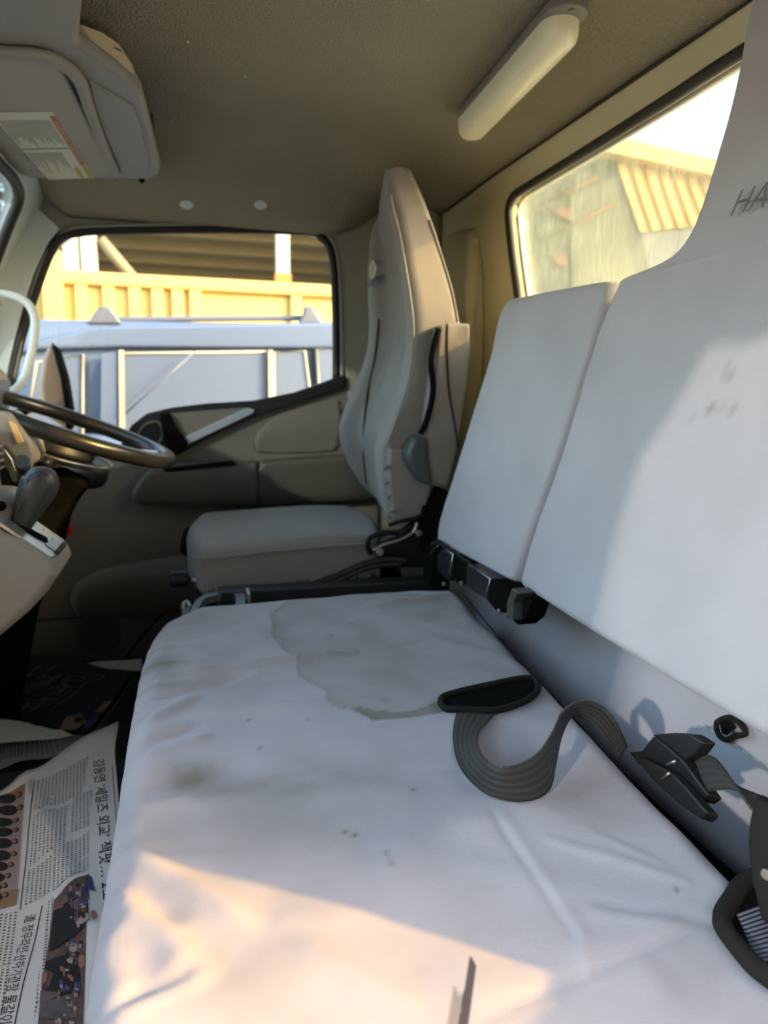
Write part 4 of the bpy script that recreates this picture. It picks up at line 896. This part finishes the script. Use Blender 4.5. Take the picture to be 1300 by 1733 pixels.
# ================================================================== newspapers
ZN = -.600
def paper_surface(O, E, width, z, fn):
    O = V(O); s_ = V(E)-O; s_.z = 0; s_.normalize(); t_ = V((0, 0, 1)).cross(s_)   # t to the right when looking along... 
    return lambda s, t: O+s_*s+t_*t+V((0, 0, fn(s, t)))
O_ = at(172, 1280, Z=ZN); E_ = at(183, 1500, Z=ZN)
def nz(s, t): return .006+.010*noise.noise(V((s*5, t*5, 1)))+.010*exp(-((t+.12-.25*s)/.018)**2)+.004*noise.noise(V((s*14, t*14, 1)))+.010*max(0, t)*0
S1 = paper_surface(O_, E_, .5, ZN, nz)
np1 = empty('newspaper', S1(.2, -.15), 'open newspaper with photos and headlines beside the bench front', 'newspaper', 'newspapers on the floor')
def loc_st(x, y, z=ZN):
    p = at(x, y, Z=z); s_ = (E_-O_).copy(); s_.z = 0; s_.normalize(); t_ = V((0, 0, 1)).cross(s_); d = p-O_; return d.dot(s_), d.dot(t_)
tl = loc_st(200, 1225); ll = loc_st(0, 1342)
def topedge(t):      # torn slanting far edge of the sheet
    k = (ll[0]-tl[0])/(ll[1]-tl[1]); return tl[0]+(t-tl[1])*k+.006*sin(t*40)
tmax = tl[1]; vs = []; fs = []; NS, NT = 60, 60
for i in range(NS+1):
    for j in range(NT+1):
        t = tmax-(tmax+.60)*j/NT
        rt = tmax if j else tmax
        s0 = topedge(t); s = s0+(.95-s0)*i/NS
        if j == 0: t = tmax-.010*sst(0, .12, s-s0)
        vs.append(S1(s, t))
for i in range(NS):
    for j in range(NT): q = i*(NT+1)+j; fs.append((q, q+1, q+NT+2, q+NT+1))
sh = mesh('sheet', vs, fs, M['paper'], np1, smooth=True, solid=.0006); LOC[sh] = LOC[np1]
def patch(name, s0, s1, t0, t1, mat, e=.0012, n=14, parent=None, quad=None, S=None):
    S = S or S1; vs = []; fs = []; uv = []
    q = quad or [(s0, t0), (s1, t0), (s1, t1), (s0, t1)]
    for i in range(n+1):
        for j in range(n+1):
            a, b = i/n, j/n
            s = (q[0][0]*(1-a)+q[1][0]*a)*(1-b)+(q[3][0]*(1-a)+q[2][0]*a)*b; t = (q[0][1]*(1-a)+q[1][1]*a)*(1-b)+(q[3][1]*(1-a)+q[2][1]*a)*b
            vs.append(S(s, t)+V((0, 0, e))); uv.append((s, t))
    for i in range(n):
        for j in range(n): k = i*(n+1)+j; fs.append((k, k+1, k+n+2, k+n+1))
    o = mesh(name, vs, fs, mat, parent or sh, smooth=True); l = o.data.uv_layers.new(name='UVMap')
    for lp in o.data.loops: l.data[lp.index].uv = uv[lp.vertex_index]
    return o
def pq(*px): return [loc_st(*p) for p in px]
def head(body, a, b, h, parent=None, bold=0):
    """headline running from pixel a to b on the sheet, letters h metres tall"""
    A, B = V(loc_st(*a)), V(loc_st(*b)); d = B-A; n_ = V((-d.y, d.x)).normalized()
    return words('headline', body, lambda x, y: S1(*(A+d*x+n_*(y*h)))+V((0, 0, .0016)), M['ink'], parent or sh)
head("김동연 '세일즈 외교' 잭팟… 2조", (158, 1292), (172, 1535), .017)
head('道 정무라인·산하기관장 물갈이 예고', (43, 1556), (-12, 1790), .012)
# text columns
for q in ([(48, 1338), (150, 1285), (140, 1345), (60, 1390)], [(58, 1398), (118, 1366), (110, 1440), (50, 1472)], [(125, 1352), (157, 1340), (150, 1405), (118, 1420)],
          [(92, 1450), (150, 1415), (150, 1480), (90, 1520)], [(48, 1480), (88, 1460), (84, 1520), (42, 1540)], [(-60, 1560), (32, 1548), (22, 1640), (-60, 1660)], [(-60, 1665), (18, 1645), (-5, 1800), (-60, 1800)], [(83, 1532), (92, 1530), (70, 1690), (58, 1733)]):
    a = pq(*q); patch('text_column', 0, 0, 0, 0, M['text'], quad=[a[0], a[3], a[2], a[1]])
tube('column_rule', [S1(*V(loc_st(58, 1340+0)).lerp(V(loc_st(35, 1545)), k/20))+V((0, 0, .0014)) for k in range(21)], .0005, M['ink'], sh, n=4)
tube('column_rule', [S1(*V(loc_st(72, 1540)).lerp(V(loc_st(20, 1770)), k/20))+V((0, 0, .0014)) for k in range(21)], .0005, M['ink'], sh, n=4)
tube('column_rule', [S1(*V(loc_st(190, 1300)).lerp(V(loc_st(205, 1500)), k/20))+V((0, 0, .0014)) for k in range(21)], .0004, M['ink'], sh, n=4)
# printed photographs
F = {'pink': mk('print_pinkish', (.40, .32, .31), .8), 'tan': mk('print_tan', (.33, .22, .13), .8), 'suit': mk('print_suit', (.025, .024, .026), .8), 'skin': mk('print_skin', (.34, .17, .11), .8), 'blue': mk('print_blue', (.06, .08, .20), .8),
     'grey': mk('print_grey', (.14, .13, .13), .8, vary=.8, vscale=60), 'shirt': mk('print_shirt', (.42, .36, .34), .8), 'mix': mk('print_crowd', (.16, .10, .08), .8, vary=.9, vscale=90)}
def flat(name, px, mat, e=.0020, n=1, parent=None):
    P3 = [S1(*loc_st(*p))+V((0, 0, e)) for p in px]; return mesh(name, P3, [tuple(range(len(P3)))], mat, parent or sh)
def fellipse(name, c, rx, ry, mat, e, parent):
    return flat(name, [(c[0]+rx*cos(t), c[1]+ry*sin(t)) for t in [2*pi*i/12 for i in range(12)]], mat, e, parent=parent)
a = pq((-60, 1372), (44, 1342), (28, 1538), (-60, 1560)); ph = patch('group_photo', 0, 0, 0, 0, F['pink'], quad=[a[0], a[3], a[2], a[1]], e=.0016); LOC[ph] = LOC[np1]
a = pq((-60, 1372), (44, 1342), (43, 1356), (-60, 1388)); patch('photo_area', 0, 0, 0, 0, F['tan'], quad=[a[0], a[3], a[2], a[1]], e=.0019, parent=ph)
a = pq((-60, 1525), (33, 1512), (28, 1538), (-60, 1560)); patch('photo_area', 0, 0, 0, 0, F['tan'], quad=[a[0], a[3], a[2], a[1]], e=.0019, parent=ph)
hd = [(34, 1358), (36, 1377), (28, 1397), (28, 1415), (27, 1434), (25, 1453), (20, 1471), (15, 1490), (9, 1506), (11, 1522)]
for k, (x, y) in enumerate(hd):
    fellipse('figure_suit', (x-22, y+3), 17, 8.5, F['suit'], .0022, ph); fellipse('figure_face', (x-1, y), 6, 4.5, F['suit'], .0024, ph); fellipse('figure_face', (x-3, y), 4.5, 3.4, F['skin'], .0026, ph)
a = pq((92, 1533), (150, 1490), (175, 1580), (120, 1760), (62, 1760), (72, 1640))
P3 = [S1(*p)+V((0, 0, .0016)) for p in a]
p2_ = patch('handshake_photo', 0, 0, 0, 0, F['mix'], quad=[loc_st(92, 1534), loc_st(62, 1760), loc_st(140, 1760), loc_st(152, 1488)], e=.0016); LOC[p2_] = LOC[np1]
flat('figure_suit', [(92, 1548), (108, 1545), (130, 1540), (150, 1546), (152, 1580), (140, 1596), (100, 1615), (84, 1622)], F['suit'], .0026, parent=p2_)
flat('figure_suit', [(78, 1640), (110, 1630), (132, 1640), (138, 1668), (120, 1690), (95, 1700), (70, 1712)], F['suit'], .0026, parent=p2_)
flat('figure_suit', [(70, 1690), (110, 1690), (130, 1700), (115, 1733), (66, 1733)], F['grey'], .0024, parent=p2_)
flat('figure_shirt', [(116, 1580), (150, 1572), (153, 1582), (116, 1600)], F['shirt'], .003, parent=p2_)
flat('figure_face', [(92, 1548), (108, 1546), (109, 1560), (94, 1566)], F['skin'], .003, parent=p2_)
flat('figure_face', [(72, 1664), (82, 1660), (80, 1676), (72, 1684)], F['skin'], .003, parent=p2_)
fellipse('figure_face', (160, 1575), 5, 9, F['skin'], .003, p2_); fellipse('figure_face', (125, 1620), 7, 7, F['shirt'], .003, p2_); fellipse('figure_face', (139, 1642), 6, 10, F['skin'], .003, p2_)
flat('backdrop_blue', [(115, 1530), (140, 1512), (150, 1520), (152, 1540), (118, 1544)], F['blue'], .0024, parent=p2_)
flat('backdrop_blue', [(148, 1492), (156, 1494), (162, 1520), (150, 1520)], F['blue'], .0024, parent=p2_)

rnd = random.Random(3)
for nm, lo in (('blue', 14), ('skin', 16), ('shirt', 14), ('grey', 16), ('pink', 12), ('suit', 14)):
    vs = []; fs = []
    for k in range(lo):
        y = rnd.uniform(1515, 1755); x1 = 150-(y-1510)*.13; x = rnd.uniform(x1-26, x1+6) if y > 1560 else rnd.uniform(118, 150)
        w3, h3 = rnd.uniform(1.5, 4.5), rnd.uniform(2, 6); e_ = rnd.uniform(.0031, .0038)
        q = len(vs); vs += [S1(*loc_st(*p))+V((0, 0, e_)) for p in ((x-w3, y-h3), (x+w3, y-h3*.6), (x+w3*.8, y+h3), (x-w3, y+h3*.7))]; fs.append((q, q+1, q+2, q+3))
    tag(mesh('crowd_print', vs, fs, F[nm], p2_), kind='stuff')
# far pages: dark advert over grey news pages on the driver's floor
def sheet_px(name, px, z, lift, mat, parent, n=20, th=.0006, sm=3):
    P3 = [at(*p, Z=z) for p in px[:4]]
    vs = []; fs = []
    for i in range(n+1):
        for j in range(n+1):
            a, b = i/n, j/n; p = P3[0].lerp(P3[1], a).lerp(P3[3].lerp(P3[2], a), b); vs.append(p+V((0, 0, lift(a, b))))
    for i in range(n):
        for j in range(n): q = i*(n+1)+j; fs.append((q, q+1, q+n+2, q+n+1))
    return mesh(name, vs, fs, mat, parent, smooth=True, solid=th)
ZA = -.690
np2 = empty('newspaper', at(110, 1170, Z=ZA), 'dark blue advert page with ochre letters on the driver floor', 'newspaper', 'newspapers on the floor')
ad = sheet_px('advert_page', [(26, 1106), (228, 1146), (148, 1256), (2, 1204)], ZA, lambda a, b: .012*sin(a*pi)*(1-b)+.014*sst(.8, 1, a)+.004*noise.noise(V((a*4, b*4, 0))), M['ad'], np2); LOC[ad] = LOC[np2]
def AD(x, y): return at(x, y, Z=ZA+.016)
def adword(body, a, b, h):
    A, B = AD(*a), AD(*b); d = B-A; n_ = V((-d.y, d.x, 0)).normalized()
    return words('advert_word', body, lambda x, y: A+d*x+n_*(y*h), M['yink'], ad)
adword('로미오수', (62, 1206), (148, 1146), .10); adword('브르디심', (100, 1198), (182, 1142), .07)
def adpatch(px, mat): return mesh('advert_picture', [AD(*p)+V((0, 0, .001)) for p in px], [tuple(range(len(px)))], mat, ad)
adpatch([(100, 1236), (112, 1214), (138, 1208), (146, 1222), (128, 1236)], F['tan']); adpatch([(126, 1214), (138, 1210), (141, 1220), (128, 1224)], F['skin'])
adpatch([(138, 1238), (146, 1222), (168, 1212), (160, 1226)], F['blue']); adpatch([(160, 1206), (178, 1188), (190, 1186), (176, 1204)], F['tan'])
for k in range(9):
    x = 28+k*8.5; adpatch([(x, 1134+k % 3*14), (x+16, 1126+k % 3*14), (x+17, 1129+k % 3*14), (x+1, 1137+k % 3*14)], F['grey'])
for k in range(3): adpatch([(20+k*20, 1180-k*9), (44+k*28, 1160-k*8), (46+k*28, 1163-k*8), (22+k*20, 1184-k*9)], F['grey'])
ZA = -.702
np3 = empty('newspaper', at(80, 1270, Z=ZA), 'grey folded news pages under the dark advert page', 'newspaper', 'newspapers on the floor')
ga = [(-60, 1210), (0, 1214), (40, 1226), (80, 1241), (140, 1247), (178, 1214), (226, 1148)]; gb = [(-60, 1314), (0, 1302), (35, 1288), (90, 1281), (150, 1257), (190, 1214), (230, 1158)]
gs = ribbon('folded_page', [at(*p, Z=ZA+.030) for p in ga], [at(*p, Z=ZA+.004) for p in gb], .0006, M['paperdim'], np3); LOC[gs] = LOC[np3]
ws = sheet_px('folded_page', [(-60, 1216), (16, 1218), (142, 1246), (-60, 1262)], ZA+.036, lambda a, b: .008*noise.noise(V((a*5, b*5, 3))), M['paper'], np3)
for k in range(34):
    u_ = (k+1)/36; i_ = min(5, int(u_*6)); f_ = u_*6-i_
    A_ = at(*(V(ga[i_]).lerp(V(ga[i_+1]), f_)), Z=ZA+.031); B_ = at(*(V(gb[i_]).lerp(V(gb[i_+1]), f_)), Z=ZA+.005)
    w3 = V((.002, 0, 0)); mesh('text_line', [A_.lerp(B_, .25), A_.lerp(B_, .25)+w3, A_.lerp(B_, .85)+w3, A_.lerp(B_, .85)], [(0, 1, 2, 3)], F['grey'], gs)
wp = sheet_px('page_corner', [(125, 1128), (240, 1112), (240, 1132), (150, 1136)], ZA+.01, lambda a, b: .004*sin(a*5), M['paper'], np3)

# ================================================================== outside
GZ = -1.55
gnd = mesh('floor.002', [V((-60, -40, GZ)), V((60, -40, GZ)), V((60, 60, GZ)), V((-60, 60, GZ))], [(0, 1, 2, 3)], M['tar']); gnd.name = 'ground'; gnd['kind'] = 'structure'
# parked SUV
YS = 3.0; sv = empty('parked_suv', (-.3, YS+.9, GZ), 'silver sport utility car with roof rails parked beyond the door', 'car')
def sp(px, Y=YS): return pts(px, Y=Y)
xr, xf = 1.45, -3.1
zt = at(300, 546, Y=YS).z; zg = at(300, 588, Y=YS).z; zb = at(300, 735, Y=YS).z
body = [V((xf, YS, -1.2)), V((xf-.05, YS, -.75)), V((xf+.3, YS, -.45)), V((-1.75, YS, zb)), V((-.9, YS, zb)), V((.9, YS, zb)), V((xr, YS, zb-.02)), V((xr+.03, YS, -.7)), V((xr, YS, -1.2))]
prism('body', body, (0, 1.75, 0), M['carpaint'], sv, bevel=.06, seg=4)
roofp = [V((-1.75, YS+.08, zb)), V((-1.05, YS+.12, zg+.03)), V((-.75, YS+.12, zt)), V((.55, YS+.12, zt+.03)), V((.85, YS+.12, zg+.05)), V((1.25, YS+.08, zb))]
prism('cabin', roofp, (0, 1.5, 0), M['carpaint'], sv, bevel=.05, seg=4)
prism('roof_side', sp([(20, 600), (60, 575), (160, 552), (560, 545), (640, 560), (680, 585), (640, 590), (205, 588), (60, 592)], YS+.06), (0, .1, 0), M['carpaint'], sv, bevel=.03, seg=4)
for q in ([(40, 738), (62, 612), (140, 600), (140, 738)], [(208, 738), (208, 598), (450, 595), (452, 738)], [(464, 738), (463, 596), (516, 594), (534, 738)], [(545, 738), (535, 590), (600, 592), (640, 738)]):
    o = prism('side_window', sp(q, YS+.045), (0, .04, 0), M['carglass'], sv); LOC[o] = LOC[sv]
    tube('window_frame', sp(q, YS+.042), .007, M['carchrome'], o, closed=True, n=6)
prism('pillar', sp([(170, 735), (172, 598), (200, 594), (200, 735)], YS+.03), (0, .05, 0), M['carpaint'], sv)
for x in (205, 458): prism('bright_pillar', sp([(x-3, 735), (x-4, 592), (x+4, 592), (x+6, 735)], YS+.02), (0, .03, 0), M['carchrome'], sv)
for x0, x1, x2 in ((148, 176, 206), (505, 522, 548)):
    prism('rail_foot', sp([(x0, 548), (x0+10, 530), (x1-6, 518), (x1+8, 518), (x2-8, 535), (x2, 548)], YS+.12), (0, .05, 0), M['cardark'], sv, bevel=.01)
tube('roof_rail', sp([(165, 540), (176, 541), (522, 538), (545, 540)], YS+.2), .012, M['cardark'], sv)
for x in (-2.3, .75):
    wh_ = disc('wheel', (x, YS-.02, GZ+.36), (0, 1, 0), .36, .22, M['matblack'], sv, n=32, bevel=.03); LOC[wh_] = LOC[sv]
    disc('hub_cap', (x, YS-.03, GZ+.36), (0, 1, 0), .22, .03, M['chrome'], wh_, n=24)
tube('aerial', sp([(212, 700), (330, 595)], YS-.02), .004, M['cardark'], sv, n=5)
# yellow ribbed cargo side behind
YY = 6.0; tk = empty('cargo_truck_side', (0, YY, GZ), 'pale yellow ribbed truck bed side behind the parked car', 'truck bed')
zt_ = at(300, 475, Y=YY).z; zb_ = -.9
box('side_board', (1.2, YY+.05, (zt_+zb_)/2), (5.2, .08, zt_-zb_), M['yellow'], tk, bevel=.01)
box('bed_floor', (1.2, YY+1.1, zb_-.05), (5.2, 2.2, .12), M['yellow2'], tk)
box('top_rail', (1.2, YY-.01, at(300, 480, Y=YY).z), (5.2, .09, .10), M['yellow'], tk, bevel=.02)
for x in (92, 138, 184, 228, 266, 300, 330, 500): 
    p = at(x, 500, Y=YY); box('rib', (p.x, YY-.01, (zt_+zb_)/2), (.09, .06, zt_-zb_), M['yellow'], tk, bevel=.01)
box('corner_post', (at(92, 500, Y=YY).x, YY-.03, (zt_+zb_)/2+.08), (.14, .12, zt_-zb_+.16), M['yellow'], tk, bevel=.01)
for x in (-1.0, 0, 2.6, 3.4): disc('bed_wheel', (x, YY+.1, GZ+.45), (0, 1, 0), .45, .28, M['matblack'], tk, n=28, bevel=.03)
# canopy with purlins and columns
cn = empty('yard_canopy', (0, 9, GZ), 'dark steel canopy roof on pale columns beyond the yellow truck', 'canopy')
mesh('roof_sheet', [V((-1.75, 8.35, 2.7)), V((3.4, 8.35, 2.7)), V((3.4, 15, 1.9)), V((-1.75, 15, 1.9))], [(0, 1, 2, 3)], M['canopyd'], cn, solid=.05)
for k in range(9): box('purlin', (.82, 8.5+k*.75, 2.60-k*.090), (5.1, .10, .13), M['canopy'], cn)
box('back_wall', (.82, 15, .2), (5.1, .1, 3.5), M['canopyd'], cn)
for x in (122, 152, 478):
    p = at(x, 440, Y=8.5); box('column', (p.x, 8.5, (GZ+2.4)/2), (.15, .15, 2.4-GZ), M['column'], cn); 
    if x > 400: box('column_sleeve', (p.x, 8.5, (at(478, 462, Y=8.4).z+GZ)/2), (.18, .18, at(478, 462, Y=8.4).z-GZ), M['rust'], cn)
tube('brace', [at(170, 405, Y=8.5), at(225, 470, Y=8.5)], .06, M['canopy'], cn, n=6)
bh = empty('brown_building', (-3.6, 14, GZ), 'low brown building left of the canopy', 'building')
box('wall', (-4.0, 14.0, .4), (3.6, 3, 3.9), M['brown'], bh); box('roof', (-4.0, 14.0, 2.42), (3.9, 3.3, .15), M['doordark'], bh)
box('window', (-2.9, 12.48, 1.2), (.7, .06, .8), M['carglass'], bh)

# building behind the rear window
XO = 11.0
wb = empty('warehouse', (8, XO, GZ), 'yellow trimmed warehouse with sheet walls seen through the rear window', 'building')
def op(px, X=XO): return pts(px, Y=X)
prism('eaves_beam', op([(860, 190), (1000, 230), (1065, 236), (1220, 272), (1330, 300), (1330, 330), (1205, 295), (1060, 263), (1010, 252), (860, 225)], XO-.3), (0, .4, 0), M['yellow'], wb)
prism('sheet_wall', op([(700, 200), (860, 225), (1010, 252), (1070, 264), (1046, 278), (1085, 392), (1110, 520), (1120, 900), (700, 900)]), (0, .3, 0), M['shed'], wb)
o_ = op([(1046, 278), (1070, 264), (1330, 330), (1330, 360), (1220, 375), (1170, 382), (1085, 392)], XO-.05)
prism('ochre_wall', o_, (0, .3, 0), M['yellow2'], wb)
for k in range(8):
    a_, b_ = (1064+k*24, 268+k*5.2), (1104+k*22, 390-k*3)
    tube('wall_rib', op([a_, b_], XO-.08), .035, M['yellow'], wb, n=6)
prism('lower_wall', op([(1085, 392), (1170, 382), (1330, 360), (1330, 900), (1120, 900), (1110, 520)], XO+.02), (0, .3, 0), mk('grey_block_wall', (.15, .165, .18), .9, vary=.15), wb)
for q in (((930, 340), (1010, 300)), ((930, 400), (1040, 345)), ((925, 350), (965, 372))): tube('roof_truss', op(q, XO-.1), .025, M['brown'], wb, n=6)
for x, y in ((960, 362), (952, 440)): prism('dark_opening', op([(x-18, y-8), (x+6, y-12), (x+8, y+10), (x-8, y+8)], XO-.06), (0, .05, 0), M['brown'], wb)
prism('side_panel', op([(965, 330), (1040, 300), (1090, 520), (970, 540)], XO-.04), (0, .03, 0), mk('pale_sheet', (.09, .10, .075), .8, vary=.2, stretch=(1, 8, 1)), wb)
box('meter_box', at(882, 383, Y=XO-.2), (.16, .15, .13), M['column'], wb)

# trees ahead of the cab
for n_, (tx, ty, th, lb_) in enumerate(((-2.95, 9.3, 1.05, 'bushy tree seen through the windscreen corner, nearer one'), (-5.4, 9.6, 1.3, 'bushy tree seen through the windscreen corner, farther one'))):
    t = empty('tree', (tx, ty, GZ), lb_, 'tree', 'trees ahead of the windscreen')
    tube('trunk', [V((tx, ty, GZ)), V((tx+.05, ty, GZ+2)), V((tx, ty+.05, GZ+3.9))], [.14, .10, .05], M['bark'], t, n=8)
    vs = []; fs = []
    for k in range(1800):
        d = V((random.gauss(0, 1), random.gauss(0, 1), random.gauss(0, .9))).normalized()*(random.random()**.4)*th
        c = V((tx, ty, 2.2))+d; a = V((random.uniform(-1, 1), random.uniform(-1, 1), random.uniform(-1, 1))).normalized()*.09; b = a.orthogonal().normalized()*.06
        q = len(vs); vs += [c-a, c+b, c+a, c-b]; fs.append((q, q+1, q+2, q+3))
    tag(mesh('foliage', vs, fs, M['leaf'], t), kind='stuff')

# unseen post added ahead of the cab to block the second sun at the windscreen
bt = empty('sun_blocker_post', (-2.2, -.85, GZ), 'unseen concrete post added ahead of the windscreen to block the second sun', 'pillar')
box('blocker_shaft', (-2.2, -.85, (GZ+1.5)/2), (.45, .80, 1.5-GZ), M['column'], bt, bevel=.02)
box('blocker_cap', (-2.2, -.85, 1.55), (.55, .90, .10), M['column'], bt, bevel=.015)
box('blocker_base', (-2.2, -.85, GZ+.10), (.55, .90, .20), M['column'], bt, bevel=.015)
for z in (-.7, .6): box('blocker_bracket', (-2.2, -.40, z), (.12, .10, .08), M['steel'], bt, bevel=.01)
# unseen van shape added beside the open passenger door to block skylight there
vn = empty('shade_van', (.45, -2.0, GZ), 'unseen dark grey van shape added beside the passenger door to block skylight', 'van')
M['vanpaint'] = mk('dark_grey_van_paint', (.06, .058, .052), .4, coat=.3)
prism('shade_van_body', [V((x, -2.9, z)) for x, z in ((-1.08, -1.2), (-1.10, -.5), (-1.08, -.2), (-.95, .8), (-.8, 1.12), (1.85, 1.16), (1.92, -1.2))], (0, 1.8, 0), M['vanpaint'], vn, bevel=.08, seg=4)
for q in ([(-.80, .0), (-.65, .42), (-.1, .42), (-.1, .0)], [(0, .0), (0, .42), (.9, .42), (.9, .0)], [(1.0, .0), (1.0, .42), (1.7, .42), (1.75, .0)]):
    prism('side_window', [V((x, -1.112, z)) for x, z in q], (0, .02, 0), M['cardark'], vn)
for k in (-.55, 1.4): disc('wheel', (k, -1.14, GZ+.34), (0, 1, 0), .34, .05, M['matblack'], vn, n=28, bevel=.02)
